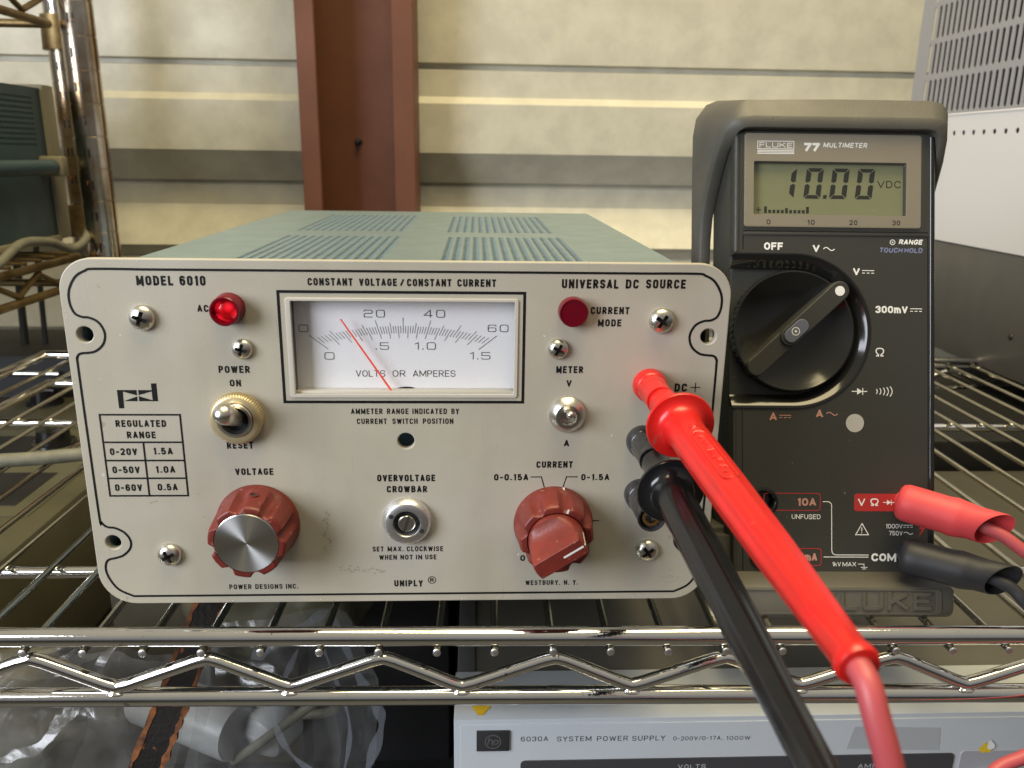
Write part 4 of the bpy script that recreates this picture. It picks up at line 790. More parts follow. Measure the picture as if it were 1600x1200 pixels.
# holster: loft along the rim.  each station: inner(x,z) lip(x,z) outer(x,z) front depth, chamfer depth, outer at the back(x,z)
H = []
def st(i, l, o, f, c, b): H.append((i, l, o, f, c, b))
for z, f in ((-4, 16), (8, 24), (20, 31), (60, 36), (127, 36), (137, 35), (146, 32), (154, 25.5), (160, 19), (165, 13), (169, 7)):
    st((-41.9, z), (-46.4, z), (-47.6, z), f, 2.2, (-47.8, z))
st((-41.7, 171.8), (-45.8, 174), (-47.3, 176), 1.5, 3.4, (-47.6, 186)); st((-40.8, 173.8), (-43.6, 177.8), (-45.2, 182), -2.4, 4.4, (-46.2, 194)); st((-38.6, 174.8), (-40.2, 179.3), (-40.8, 186), -3.8, 5, (-41.5, 200.5)); st((-35, 175), (-35.5, 179.7), (-36, 187.3), -4, 5, (-36.5, 202.5))
st((0, 175), (0, 179.7), (0, 188), -4, 5, (0, 203.5)); st((34, 175), (35.4, 179.7), (38.0, 188), -4, 5, (38.0, 203.5)); st((37, 174.6), (39.8, 179), (42.4, 186.8), -3.8, 4.6, (42.4, 200)); st((38.8, 172.8), (42.5, 177.2), (44.4, 183.0), -3.0, 3.6, (44.6, 192)); st((39.3, 169.5), (42.9, 171.5), (44.2, 174), -2.0, 2.6, (44.4, 182))
for z, f in ((164, 1.2), (158, 4.5), (151, 8.5), (144, 14), (137, 22), (128, 30), (112, 35), (60, 36), (20, 31), (8, 24), (-4, 16)):
    st((39.7, z), (43.0, z), (44.2, z), f, 2.2, (44.4, z))
bm = bmesh.new(); rg = []
for (i, l, o, f, c, b) in H:
    pts = [(i[0], f+.3, i[1]), (i[0]+(l[0]-i[0])*.12, f, i[1]+(l[1]-i[1])*.12), (i[0]+(l[0]-i[0])*.9, f, i[1]+(l[1]-i[1])*.9), (l[0], f+.3, l[1]), (o[0], f+c, o[1]), (b[0], 46, b[1]), (i[0], 46, i[1])]
    rg.append([bm.verts.new(q) for q in pts])
for a, b in zip(rg, rg[1:]):
    for k in range(7): bm.faces.new((a[k], a[(k+1) % 7], b[(k+1) % 7], b[k]))
bm.faces.new(rg[0]); bm.faces.new(rg[-1])
hol = fin('holster', bm, M['holster'], dm, 38, weld=False)
# base of the holster, its underside cut level with the shelf
bm = bmesh.new()
prof = [(0.5, -1.2), (-11.5, -3.1), (-13.4, -4.2), (-14.0, -5.6), (-14.0, -14.2), (-13.0, -15.6), (-11.5, -15.4), (45, 0.6), (45, 12), (5, 12), (5, -1.2)]
N = 3; cols = []
for x, ins in ((-46.2, 1.6), (-45.2, .5), (-43.2, 0), (38.2, 0), (40.0, .5), (41.0, 1.6)):
    cy, cz = -2, -6
    cols.append([bm.verts.new((x, q[0]+(ins if q[0] < -5 else 0), q[1]-(ins if q[1] > -5 and q[0] < 0 else 0)+(ins if q[1] < -12 else 0))) for q in prof])
for a, b in zip(cols, cols[1:]):
    for k in range(len(prof)): k2 = (k+1) % len(prof); bm.faces.new((a[k], a[k2], b[k2], b[k]))
bm.faces.new(cols[0]); bm.faces.new(cols[-1])
bs = fin('holster_base', bm, M['holster'], dm, 28, weld=False)
bm = bmesh.new(); addword(bm, 'FLUKE', -12.6, 31.2, -12.6, 6.6, -14.0, w=.2, space=.28, sq=True, rad=1.2)
ret = bmesh.ops.extrude_face_region(bm, geom=bm.faces[:]); bmesh.ops.translate(bm, verts=[v for v in ret['geom'] if isinstance(v, bmesh.types.BMVert)], vec=(0, -0.65, 0))
em = fin('embossed_lettering', bm, M['holster'], bs, 30, weld=False)
plate('embossed_frame', [rrect(-42.3, 35.2, -14.4, -4.9, 1.6, 4), rrect(-41.7, 33.2, -13.9, -5.3, 1.3, 4)], -14.35, .5, M['holster'], bs, 0.12)
o = plate('stand_foot', [rrect(-47.5, -38, 2, 14, 2, 3)], 12, 28, M['holster'], dm, 0.8)

# ================================================================== TEST LEADS
def loft_probe(name, start, end, mt, parent, lettered=False):
    S, E_ = Vector(start), Vector(end); D = E_-S; L = D.length
    prof = [(4.72, -0.6), (4.7, 0.1), (4.75, 4), (5.2, 9), (6.2, 13), (8.2, 16.0), (9.9, 18.2), (10.25, 18.8), (10.3, 19.4), (10.05, 19.8), (9.0, 19.8), (7.6, 20.1), (6.6, 20.8), (5.95, 22.2), (5.65, 24.5), (5.5, 28), (5.45, 36), (5.2, 60), (4.6, 90), (3.85, 112), (3.55, L-3), (3.95, L-2.4), (4.05, L-.8), (3.7, L), (2.3, L+.05)]
    def fn(a, R_, h):
        if h < 27: return R_
        k = min(1, (h-27)/8)*(1 if h < L-4 else 0); return R_*(1+0.035*k*cos(8*a))
    o = lathe(name, prof, M[mt], parent, 64, fn=fn, smooth=50)
    q = D.to_track_quat('-Y', 'Z'); o.rotation_euler = q.to_euler(); o.location = S*MM
    return o
# shrouded plugs on the multimeter: local frame of the meter converted to world
DMW = Matrix.Translation((276.22, 23.83, -2.02)) @ Matrix.Rotation(radians(-1.3), 4, 'Z') @ Matrix.Rotation(radians(-15.8), 4, 'X')
def boot(name, s, e_, mt, parent, off, r0=6.9, r1=6.6):
    S = DMW @ Vector(s); E_ = DMW @ Vector(e_); D = (E_-S); L = D.length; n_ = D.normalized()
    side = Vector((0, 0, 1)); side = (side-n_*side.dot(n_)).normalized(); s2 = n_.cross(side)
    bm = bmesh.new(); secs = [(0, .35), (.4, .7), (1.4, .9), (3.2, .99), (6, 1), (L*.52, .98), (L*.60, 1.03), (L*.66, 1.0), (L*.8, .9), (L, .86)]
    rings = []; sg = 40
    def ring(t, k, cut):
        R_ = r0*k; out = []
        for i in range(sg):
            a = 2*pi*i/sg; up_, sd = cos(a), sin(a)
            sh = cut*(-sd*0.95)*R_ + cut*(up_*.22)*R_   # slanted mouth
            out.append(bm.verts.new(S+n_*(t+sh)+side*R_*up_*(1 if t < L*.9 else 1.06)+s2*R_*sd))
        return out
    for t, k in secs: rings.append(ring(t, k, 0 if t < L*.7 else (t-L*.7)/(L*.3)))
    for k, dt in ((.83, .6), (.77, -1), (.74, -8), (.66, -17)): rings.append(ring(L+dt, k, 1))
    for a, b in zip(rings, rings[1:]):
        for i in range(sg): bm.faces.new((a[i], a[(i+1) % sg], b[(i+1) % sg], b[i]))
    bm.faces.new(rings[0]); bm.faces.new(rings[-1])
    for v in bm.verts: v.co -= off
    o = fin(name, bm, M[mt], parent, 60, weld=False)
    T = DMW @ Vector((s[0]+7.4, 1, s[2]-1.5)); T0 = S+n_*8.5
    tube('plug_neck', [T-off, T0-off], 4.4, M[mt], parent, 20); return E_, n_
rl = thing('test_lead', 'bright red test lead plugged into the DC+ post and the multimeter', 'test lead', (198, -143.5, 71.2))
RO = Vector((198, -143.5, 71.2))
rp_ = loft_probe('probe_handle', Vector((191.8, -18.4, 80.5))-RO, Vector((198.6, -144.5, 71.6))-RO, 'redplastic', rl)
# raised oval frame and worn raised characters on the handle, small thumb dimple above
def onhandle(s, w, lift): return None
bm = bmesh.new()
ca = radians(97)   # around the handle towards upper right
def hp_(s, w, R_):
    a = ca+w/R_; return Vector((R_*cos(a), -s, R_*sin(a)))
loop = [(38+24*(i/20), 2.0) for i in range(21)]+[(62+1.8*sin(radians(a)), 2.0*cos(radians(a))) for a in range(20, 180, 20)]+[(62-24*(i/20), -2.0) for i in range(21)]+[(38-1.8*sin(radians(a)), -2.0*cos(radians(a))) for a in range(20, 180, 20)]
addtube(bm, [hp_(s, w, 5.46-(s-36)*.009) for s, w in loop]+[hp_(38, 2.0, 5.46)], 0.32, 6)
for s in [39.5+i*.55 for i in range(40)]:
    if random.random() < .84:
        a, b = random.uniform(-1.1, 1.1), random.uniform(-1.1, 1.1); Rr = 5.48-(s-36)*.009; addtube(bm, [hp_(s, a, Rr), hp_(s+random.uniform(-.35, .35), b+.1, Rr)], 0.27, 5)
fin('embossed_frame', bm, M['redplastic'], rp_, 50, weld=False)
bm = bmesh.new(); bmesh.ops.create_uvsphere(bm, u_segments=16, v_segments=8, radius=1.0, matrix=Matrix.Translation(hp_(32.5, 0, 5.2)) @ Matrix.Diagonal((1.3, 2.0, .9, 1))); fin('thumb_bump', bm, M['redplastic'], rp_, 60, weld=False)
RE, RN = boot('plug_boot', (20.6, -8, 28.6), (48.3, -25, 20.6), 'redrubber', rl, RO, 7.3)
cab = [(198.4, -143, 71.8), (198.7, -147.5, 70.5), (199.3, -150.5, 66.5), (201.2, -153.5, 59.0), (203.5, -156, 48), (209, -156, 22), (240, -135, -50), (300, -75, -80), (311, -36, -55.0), (330, -31, -43.0), (352, -25, -22), (366, -18, -6), (362, -16, 6), tuple(RE+RN*16+Vector((0, 0, -7))), tuple(RE+RN*3+Vector((0, 0, -1.6))), tuple(RE-RN*8)]
tube('cable', [q-RO for q in catmull(cab, 10)], 2.35, M['redcable'], rl, 16, 60)
bl = thing('test_lead', 'black test lead plugged into the middle post and the COM jack', 'test lead', (190.5, -145, 54)); bl.name = 'test_lead'
BO = Vector((190.5, -145, 54))
loft_probe('probe_handle', Vector((190.6, -20.0, 60.2))-BO, Vector((193.2, -160, 50.8))-BO, 'blackplastic', bl)
BE, BN = boot('plug_boot', (21.5, -9, 7.6), (50.5, -27, 2.0), 'blackrubber', bl, BO, 7.0)
cab = [(193.2, -157, 51), (193.4, -164, 49), (194, -170, 38), (200, -172, 10), (240, -152, -70), (310, -90, -120), (372, -40, -70), (378, -22, -30), tuple(BE+BN*15+Vector((0, 0, -11))), tuple(BE+BN*3+Vector((0, 0, -2))), tuple(BE-BN*8)]
tube('cable', [q-BO for q in catmull(cab, 10)], 2.35, M['blackrubber'], bl, 16, 60)
# ================================================================== RACK SUPPLY UNDER THE SHELF
hp = thing('system_power_supply', 'pale grey rack power supply with a dark display window under the wire shelf', 'power supply', (124.4, -4, -180))
O_ = Vector((124.4, -4, -180))
def hb(name, x0, x1, y0, y1, z0, z1, m, parent=hp, bev=0): return box(name, x0-O_.x, x1-O_.x, y0-O_.y, y1-O_.y, z0-O_.z, z1-O_.z, M[m], parent, bev)
fr = hb('front_frame', 124.4, 549, -4, 26, -180, -48.9, 'hp', bev=.6)
fp = hb('front_panel', 126.9, 546, -4.6, -3, -178, -50.9, 'hp', bev=.25)
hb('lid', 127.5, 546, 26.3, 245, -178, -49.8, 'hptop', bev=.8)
hb('side_rail', 125.0, 132.5, 26.3, 245, -176, -49.1, 'slate', bev=.8)
for i, (x, yy, ss) in enumerate(((160, 55, 1),)): pass
YP = -4.66-O_.y
def hpr(words, m='hpink', y=YP, nm='printed_lettering', **k): return printed(nm, [(w, a-O_.x, b-O_.x, z-O_.z, c) for w, a, b, z, c in words], y, M[m], fp, w=.14, **k)
hpr([('6030A', 149.6, 160.0, -58.25, 2.2)], nm='model_number')
hpr([('SYSTEM', 163.4, 176.5, -58.5, 2.25), ('POWER', 178.6, 190.5, -58.65, 2.25), ('SUPPLY', 192.1, 204.8, -58.8, 2.25)])
hpr([('0-200V/0-17A,', 207.9, 226.9, -58.95, 1.8), ('1000W', 228.4, 237.8, -59.15, 1.8)])
bd = hb('maker_badge', 132.9, 145.3, -5.4, -4.5, -61.9, -52.9, 'hpbadge', fp, .3); bd.location = (0, 0, 0)
bm = bmesh.new(); ex_, ez_ = 139.1-O_.x, -57.5-O_.z
addribbon(bm, [(ex_+2.9*cos(2*pi*i/30), ez_+2.9*sin(2*pi*i/30)) for i in range(30)], .45, -5.46-O_.y, True)
fin('badge_ring', bm, M['hpink'], bd, 0, weld=False)
bm = bmesh.new(); addword(bm, 'h', ex_-2.3, ex_-.3, ez_-1.5, 3.6, -5.47-O_.y, w=.13, shear=.25); addword(bm, 'p', ex_-.1, ex_+1.9, ez_-1.3, 3.0, -5.47-O_.y, w=.16, shear=.25); fin('badge_lettering', bm, M['hpink'], bd, 0, weld=False)
dw = plate('display_window', [rrect(149.8-O_.x, 319.3-O_.x, -120-O_.z, -66.9-O_.z, 1.6, 4)], -5.1-O_.y, .5, M['hpdark'], fp, 0.1)
printed('printed_lettering', [('VOLTS', 210.5-O_.x, 221.3-O_.x, -71.6-O_.z, 2.0)], -5.16-O_.y, M['hp'], dw, w=.15); printed('printed_lettering', [('AMPS', 281.5-O_.x, 291.5-O_.x, -72.8-O_.z, 2.0)], -5.16-O_.y, M['hp'], dw, w=.15)
dw2 = plate('key_panel', [rrect(322.0-O_.x, 420-O_.x, -120-O_.z, -65.9-O_.z, 1.6, 4)], -5.1-O_.y, .5, M['slotgrey'], fp, 0.1)
plate('push_button', [rrect(330-O_.x, 340-O_.x, -80-O_.z, -74.6-O_.z, 1.2, 4)], -7.2-O_.y, 2.2, M['hp'], dw2, 0.3)
bm = bmesh.new(); blob(bm, 331.8-O_.x, -64.6-O_.z, 3.6, 3.4, -5.2-O_.y, 16); fin('sticker', bm, M['yellow'], fp, 0)
bm = bmesh.new(); blob(bm, 333.2-O_.x, -63.2-O_.z, 1.9, 2.6, -5.23-O_.y, 10); fin('sticker_tear', bm, M['white'], fp, 0)
plate('tape_strip', [[(278-O_.x, -54-O_.z), (312-O_.x, -55-O_.z), (313-O_.x, -65.5-O_.z), (276-O_.x, -64-O_.z)]], -4.72-O_.y, .06, M['tape'], fp)
bm = bmesh.new(); quad(bm, *[(q[0]-O_.x, q[1]-O_.y, -48.7-O_.z) for q in ((133.6, -1.6), (135.2, -1.6), (138.6, 4), (130.8, 4))]); fin('warning_sticker', bm, M['yellow'], hp, 0)

# ================================================================== BACKGROUND: LEFT
lp = thing('shelf_post', 'tarnished grooved chrome post rising left of the power supply', 'shelf post', (-184, 448, -800))
prof = []
h = 0
while h < 1500:
    prof += [(12.7, h), (12.7, h+23.9), (12.05, h+24.2), (12.05, h+25.1)]; h += 25.4
def post_build(t, R0=12.7):
    bm = bmesh.new(); rings = []
    for (R_, hh) in prof: rings.append([bm.verts.new((R_*cos(2*pi*i/32), R_*sin(2*pi*i/32), hh)) for i in range(32)])
    for a, b in zip(rings, rings[1:]):
        for i in range(32): bm.faces.new((a[i], a[(i+1) % 32], b[(i+1) % 32], b[i]))
    o = fin('pole', bm, M['brass_post'], t, 40, weld=False)
    bm = bmesh.new(); hh = 8
    while hh < 1490:
        for dx in (-2.2, 1.6):
            quad(bm, (dx, -12.9, hh), (dx+1.5, -12.9, hh), (dx+1.5, -12.9, hh+7), (dx, -12.9, hh+7))
        hh += 25.4
    fin('stamped_number', bm, M['strap'], t, 0, weld=False)
    return o
post_build(lp)
lp2 = thing('shelf_post', 'brown tarnished post half hidden behind the grooved chrome post', 'shelf post', (-252, 565, -800)); lp2.name = 'shelf_post'
post_build(lp2)
ls = thing('side_shelf', 'tarnished brown wire shelves at the left holding the teal instrument', 'wire shelf', (-207, 448, 66))
LO = Vector((-207, 448, 66))
def lt(name, pts, rad, mt='brown_wire', parent=None): return tube(name, [Vector(q)-LO for q in pts], rad, M[mt], parent or ls, 12)
for z0 in (66, 272):
    lt('rail', [(-207, 60, z0), (-207, 448, z0)], 3.3); lt('rail', [(-207, 60, z0-22.5), (-207, 448, z0-22.5)], 3.3)
    pts = []; k = 0; yv = 70
    while yv < 445: pts.append((-207, yv, z0-5 if k % 2 == 0 else z0-18)); yv += 31; k += 1
    lt('truss_wire', pts, 2.4)
    lt('rail', [(-207, 448, z0), (-700, 448, z0)], 3.3); lt('rail', [(-207, 448, z0-22.5), (-700, 448, z0-22.5)], 3.3)
    lt('rail', [(-207, 60, z0), (-700, 60, z0)], 3.3)
    bmw = None
    for i in range(17):
        yv = 80+i*22
        if bmw is None: bmw = lt('wire', [(-207, yv, z0+4.5), (-700, yv, z0+4.5)], 1.4); w1 = bmw
        else: part(w1, None, ls, 0, i*22, 0)
o = lathe('corner_collar', [(17, 0), (16, 30)], M['brown_wire'], ls, 24); o.rotation_euler = (radians(-90), 0, 0); place(o, 22, 0, -26, (radians(-90), 0, 0))
o.location = (-.045, .117, .006); part(o, None, ls, -45, 117, 176, (radians(-90), 0, 0))
ti_ = thing('teal_instrument', 'dark teal instrument with vent holes and a carry handle on the left shelf', 'instrument', (-226, 300, 78))
TO = Vector((-226, 300, 78))
bm = bmesh.new(); addbox(bm, -300, -1.2, -60, 160, 4, 124, 1.0); fin('housing', bm, M['dark'], ti_)
def side_plate(name, y0, y1, z0, z1, x, th, holes, mt, parent):
    """plate standing in the YZ plane facing +X; coordinates local"""
    o = plate(name, [[(y0, z0), (y1, z0), (y1, z1), (y0, z1)]]+holes, 0, th, M[mt], parent, 0.0)
    for v in o.data.vertices: a, b, c = v.co; v.co = (x*MM-b, a, c)
    return o
side_plate('side_panel', -60, 166, 5, 124, 0, 1.2, [[(q[0], q[1]) for q in [(58, 77.5), (144, 77.5), (144, 117.5), (58, 117.5)]]], 'teal', ti_)
bm = bmesh.new(); addperf(bm, 58, 77.5, 24, 10, 86/24, 4.0, 1.2, 0, 1.0)
for v in bm.verts: a, b, c = v.co; v.co = (c, a, b)
fin('vent_grille', bm, M['teal'], ti_, 0)
bm = bmesh.new(); addbox(bm, -300, 3, 158, 176, 2, 127, 1.5); addbox(bm, -3, 2.4, -60, 160, 0, 5.5, .8); fin('edge_frame', bm, M['tealframe'], ti_)
hd = tube('handle', [Vector(q) for q in catmull([(1, 30, 62), (10, 36, 62), (12, 60, 62), (12, 120, 62), (12, 139, 62)], 5)], 6.0, M['teal'], ti_, 20)
bm = bmesh.new(); addbox(bm, 0, 19, 141, 153, 54.5, 70.5, 2); fin('handle_bracket', bm, M['tealframe'], ti_)
gc = tube('grey_cable', catmull([(-200, 250, 66), (-198, 310, 76.5), (-197, 345, 88), (-197, 385, 85), (-196, 415, 76.5), (-192, 432, 82), (-196, 452, 93)], 8), 3.4, M['grey_hose']); tag(gc, 'thin khaki cable draped along the left shelf below the teal instrument', 'cable')
bbx = box('darkening_block', -640, -215, 60, 200, -300, -150, M['blackbox'], None, 3); tag(bbx, 'black block added to darken the lower shelf at the far left, in front of the olive instrument', 'crate')  # added black block, darkens the space below the shelf
hs = tube('grey_hose', catmull([(-330, 150, -9.6), (-220, 152, -9.4), (-126, 163, -9.2), (-85, 174, -9.4), (-40, 190, -9.6), (-12, 215, -9.6)], 8), 3.9, M['grey_hose']); tag(hs, 'thick grey hose lying across the shelf wires left of the power supply', 'hose')
ob = thing('olive_instrument', 'olive instrument with black knobs and a dark window below the shelf at left', 'instrument', (-320, 520, -800))
ob.location = (-.310, .350, -.180)
bm = bmesh.new(); addbox(bm, -190, 168, -200, 215, 0, 105, 4); fin('body', bm, M['olive'], ob)
for (x0, x1, y0, y1) in ((46, 90, -14, 36), (86, 136, -102, -44), (-90, -30, 60, 110)): box('display_window', x0, x1, y0, y1, 105.2, 106.2, M['blackbox'], ob, .4)
for (x, yy, rr2) in ((40, 130, 12), (102, 20, 13), (-70, 150, 13)):
    o = lathe('knob', [(rr2+4, 0), (rr2+3.5, 2), (rr2, 2.5), (rr2*.92, 13), (rr2*.5, 14)], M['blackplastic'], ob, 24); place(o, x, yy, 105.2, (radians(-90), 0, 0))
bm = bmesh.new()
for q in ((138, -88), (141, -78), (140, -68), (143, -58)):
    bm.faces.new([bm.verts.new((q[0]+dx, q[1]+dy, 105.4)) for dx, dy in ((-4, -3.5), (4, -3.5), (4, 3.5), (-4, 3.5))])
fin('blue_print', bm, mat('blue_print_ink', (0.03, 0.06, 0.20), 0.5), ob, 0, weld=False)['kind'] = 'stuff'
bm = bmesh.new(); addbox(bm, 28, 152, -118, 52, 105.1, 105.7); fin('control_plate', bm, mat('dull_olive_plate', (0.105, 0.10, 0.062), 0.5), ob)
bk = box('black_equipment', -560, -230, 500, 620, -240, -34, M['blackbox'], None, 3); tag(bk, 'dark equipment block standing behind the left part of the shelf', 'equipment')
sr = tube('silver_rod', [(-420, 497, -50), (-262, 497, -51)], 2.6, M['chrome']); tag(sr, 'thin silver rod in front of the dark equipment at far left', 'rod')
for x in (-318, -298):
    o = tube('black_pole', [(x, 548, -40), (x+3, 552, 78)], 3.6 if x < -310 else 2.6, M['blackbox']); tag(o, 'black upright pole behind the lower left shelf, ' + ('the thicker, left one' if x < -310 else 'the thinner, right one'), 'pole', 'black poles at left')

# ================================================================== BACKGROUND: RIGHT
sl_ = thing('slate_instrument', 'slate grey instrument box standing on the shelf right of the multimeter', 'instrument', (560, 340, -13))
bm = bmesh.new(); addbox(bm, 0, 400, -240, 165, 0, 97, 1.5); fin('housing', bm, M['slate'], sl_)
o = lathe('screw', [(2.6, 0), (2.2, .8), (.5, 1.1)], M['strap'], sl_, 16); place(o, 0, 16, 33, (0, 0, radians(-90)))
wi = thing('white_instrument', 'white instrument with slotted grey vents stacked on the slate grey box', 'instrument', (560, 340, 84.5))
bm = bmesh.new(); addbox(bm, 12, 400, -240, 223, 1, 243, 1.5); fin('housing', bm, M['dark'], wi)
WX = 0
lowholes = []
yv = -155
while yv < 145:
    lowholes.append(circ(yv, 94.5, 2.3, 14)); yv += 14.8
side_plate('side_panel', -240, 225, 0, 109.5, 0, 0.6, lowholes, 'whitebox', wi)
tube('trim_rail', [(0.4, -240, 110.6), (0.4, 225, 110.6)], 1.6, M['whitebox'], wi, 10)
slots = []
for (za, zb_) in ((113.5, 143.5), (148, 175.5), (179.5, 208.0), (212, 240)):
    yv = -200
    while yv < 203:
        slots.append([(yv, za+1.6), (yv+1.2, za), (yv+3.2, za), (yv+4.4, za+1.6), (yv+4.4, zb_-1.6), (yv+3.2, zb_), (yv+1.2, zb_), (yv, zb_-1.6)]); yv += 8.5
slots = [s_ for s_ in slots if s_[0][0] > -60]
vp = side_plate('vent_cover', -240, 225, 111.6, 246, 0, 0.9, slots, 'slotgrey', wi)

# ================================================================== BELOW THE SHELF: BAGS, STRAP
def sheet(name, pts_grid, material, thick=0.15, rough=2.2, sub=8, seed=1, parent=None):
    """crumpled poly sheet from a coarse grid of corner points (rows of (x,y,z))"""
    rnd = random.Random(seed); R_, C_ = len(pts_grid), len(pts_grid[0]); n = sub; rows = (R_-1)*n+1; cs = (C_-1)*n+1
    ph = [(rnd.uniform(.04, .16), rnd.uniform(.04, .16), rnd.uniform(0, 6.3), rnd.uniform(.4, 1)) for _ in range(9)]
    from mathutils import noise
    bm = bmesh.new(); V = []
    for i in range(rows):
        row = []
        a = min(i//n, R_-2); u = i/n-a
        for j in range(cs):
            b = min(j//n, C_-2); v = j/n-b
            q = (Vector(pts_grid[a][b])*(1-u)+Vector(pts_grid[a+1][b])*u)*(1-v)+(Vector(pts_grid[a][b+1])*(1-u)+Vector(pts_grid[a+1][b+1])*u)*v
            nz = noise.noise(q*0.045+Vector((seed*3.1, 0, 0)))*1.2+abs(noise.noise(q*0.09+Vector((0, seed, 0))))*1.1+abs(noise.noise(q*0.22+Vector((0, seed*2, 5))))*.35
            row.append(bm.verts.new(q+Vector((noise.noise(q*.07)*1.5, nz*rough*3.0, noise.noise(q*.06+Vector((9, 9, 9)))*1.5))))
        V.append(row)
    for i in range(rows-1):
        for j in range(cs-1): bm.faces.new((V[i][j], V[i][j+1], V[i+1][j+1], V[i+1][j]))
    return fin(name, bm, material, parent, 180, weld=False)
b1 = thing('plastic_bag', 'crumpled clear plastic bag hanging left of the leather strap below the shelf', 'plastic bag', (0, 0, 0))
sheet('bag_film', [[(-130, 45, -40), (-60, 30, -42), (-20, 34, -38), (18, 38, -52)], [(-130, 38, -75), (-64, 16, -72), (-20, 22, -74), (10, 30, -78)], [(-130, 30, -125), (-70, 10, -120), (-25, 14, -122), (-2, 28, -125)]], M['bag'], seed=3, rough=1.1, sub=14, parent=b1)
sheet('bag_film', [[(-130, 52, -52), (-60, 48, -52), (18, 48, -58)], [(-130, 50, -85), (-60, 46, -85), (14, 46, -85)], [(-130, 46, -135), (-60, 42, -135), (4, 42, -135)]], M['bag'], seed=5, rough=1.3, sub=14, parent=b1)
def strip(name, pts, w, material, parent, depth=0.0):
    bm = bmesh.new(); P_ = catmull(pts, 8); A_ = []; B_ = []
    for i, q in enumerate(P_):
        t_ = (P_[min(i+1, len(P_)-1)]-P_[max(0, i-1)]).normalized(); n_ = t_.cross(Vector((0, -1, 0.0))).normalized(); ww = w*(0.7+.3*sin(i*.7))*min(1, .15+i*.2, .15+(len(P_)-1-i)*.2)
        A_.append(bm.verts.new(q+n_*ww/2)); B_.append(bm.verts.new(q-n_*ww/2+Vector((0, depth, 0))))
    for i in range(len(P_)-1): bm.faces.new((A_[i], A_[i+1], B_[i+1], B_[i]))
    return fin(name, bm, material, parent, 180, weld=False)
b2 = thing('plastic_bag', 'clear zip bag with milky seams and a cable inside, right of the strap', 'plastic bag', (0, 0, 0)); b2.name = 'plastic_bag'
sheet('bag_film', [[(20, 44, -38), (50, 36, -30), (74, 40, -26), (79, 40, -28)], [(14, 34, -72), (52, 22, -70), (86, 34, -60), (92, 36, -60)], [(2, 30, -125), (48, 14, -122), (80, 30, -115), (88, 34, -110)]], M['bag'], seed=8, rough=.9, sub=14, parent=b2)
strip('bag_seam', [(73, 33, -24), (84, 29, -52), (90, 26, -62), (93.5, 25, -73), (88, 25, -92), (82, 25, -112)], 5.2, M['bagseam'], b2)
strip('bag_seam', [(65, 32, -26), (74, 28, -50), (80, 26, -72), (78, 24, -92), (70, 24, -118)], 2.2, M['bagseam'], b2)
strip('bag_seam', [(60, 30, -40), (52, 26, -58), (50, 24, -70), (56, 22, -84), (68, 22, -98), (80, 22, -118)], 3.4, M['bagseam'], b2)
strip('bag_seam', [(73, 31, -23), (62, 30, -30), (48, 30, -40), (40, 32, -46)], 6.0, M['bagseam'], b2)
o = tube('bagged_cable', catmull([(20, 58, -118), (34, 52, -104), (50, 47, -88), (61, 45, -78), (68, 47, -74), (72, 52, -80), (66, 58, -92), (50, 64, -98)], 8), 2.2, M['grey_hose']); tag(o, 'thin grey cable looped inside the clear zip bag', 'cable')
# odd parts in the bags
o = lathe('white_roll', [(13, 0), (13.5, 1), (13.5, 58), (13, 60)], M['tape'], None, 32); place(o, -30, 88, -104, (0, radians(20), radians(62))); tag(o, 'white roll inside the crumpled left plastic bag', 'roll')
o = lathe('white_cap', [(12, 0), (12.5, 1), (12.3, 12), (11, 16), (7, 19), (1, 20)], M['tape'], None, 32); place(o, 40, 75, -106, (radians(10), 0, radians(-30))); tag(o, 'white rounded cap low inside the clear zip bag', 'cap')  # rounded white cap among the bag contents
for i, (x, yy, z, m_, lb) in enumerate(((-95, 80, -112, 'olive', 'olive padded lump low in the crumpled bag at the far left'), (20, 120, -70, 'olive', 'olive cloth bundle behind the leather strap'), (58, 105, -60, 'olive', 'khaki bundle behind the zip bag'))):
    from mathutils import noise
    bm = bmesh.new(); bmesh.ops.create_icosphere(bm, subdivisions=4, radius=1.0)
    for v in bm.verts: v.co = v.co*(1+.25*noise.noise(v.co*1.7+Vector((i*5, 0, 0)))); v.co = Vector((v.co.x*(42, 34, 22)[i], v.co.y*26, v.co.z*(42, 30, 24)[i]))
    o = fin('cloth_bundle', bm, M[m_], None, 180, weld=False); place(o, x, yy, z); tag(o, lb, 'bundle')
bw = box('brown_carton', -62, 36, 128, 300, -181, -62, mat('brown_board', (0.06, 0.052, 0.032), 0.7, var=0.3, vscale=30), None, 3); tag(bw, 'brown carton standing behind the plastic bags under the shelf', 'carton')
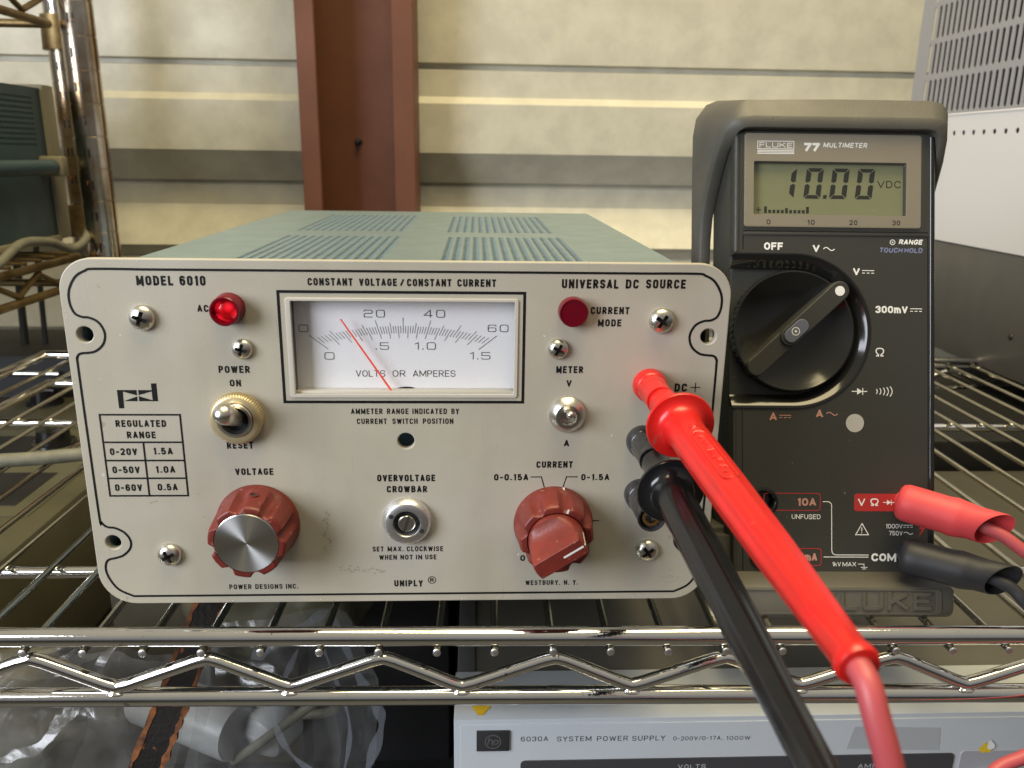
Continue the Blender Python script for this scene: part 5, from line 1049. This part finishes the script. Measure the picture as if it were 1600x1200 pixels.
st_ = thing('leather_strap', 'black leather strap with worn tan edges hanging down below the shelf', 'strap', (12, 20, -40))
SO = Vector((12, 20, -40))
def band(name, off, w, material, y, wob=0):
    bm = bmesh.new(); P_ = catmull([(24, 40, -22), (18, 26, -40), (11, 12, -60), (2, 4, -82), (-8, 2, -106), (-14, 4, -130)], 10); L_ = []
    for i, q in enumerate(P_):
        t_ = (P_[min(i+1, len(P_)-1)]-P_[max(0, i-1)]).normalized(); n_ = t_.cross(Vector((0, -1, 0))).normalized(); k = random.uniform(-wob, wob)
        c_ = q+n_*off-SO; f_ = Vector((0, -1, 0))
        L_.append([bm.verts.new(c_+n_*(w/2+k)+f_*y), bm.verts.new(c_-n_*(w/2+k)+f_*y), bm.verts.new(c_-n_*(w/2+k)+f_*(y-2)), bm.verts.new(c_+n_*(w/2+k)+f_*(y-2))])
    for a, b in zip(L_, L_[1:]):
        for k in range(4): bm.faces.new((a[k], a[(k+1) % 4], b[(k+1) % 4], b[k]))
    bm.faces.new(L_[0]); bm.faces.new(L_[-1]); return fin(name, bm, material, st_, 50, weld=False)
band('strap_band', 0, 12.5, M['strap'], 0); band('raw_edge', -5.6, 2.0, M['strapedge'], .35, .6); band('raw_edge', 5.6, 1.8, M['strapedge'], .35, .6)
bb = box('gap_darkener', 40, 118, 130, 400, -300, -60, M['blackbox'], None, 2); tag(bb, 'black box put in to darken the gap left of the pale grey rack power supply', 'box')  # added black filler that makes the cavity behind the bags dark
o = tube('silver_rod', [(86, 100, -112), (122, 100, -112)], 1.5, M['chrome']); tag(o, 'short silver rod beside the rack power supply at the bottom', 'rod')
lsb = box('lower_shelf', -900, 1200, 20, 480, -186, -181, M['blackbox'], None, 0); tag(lsb, 'lower shelf board carrying the rack power supply and the bags', 'shelf')

bb2 = box('dark_gap_block', 125, 700, 262, 470, -180, -34, M['blackbox'], None, 3); tag(bb2, 'black block put in as the dark gap behind the lid of the rack power supply, under the shelf', 'case')  # black filler standing in for the dark gap beyond the lid
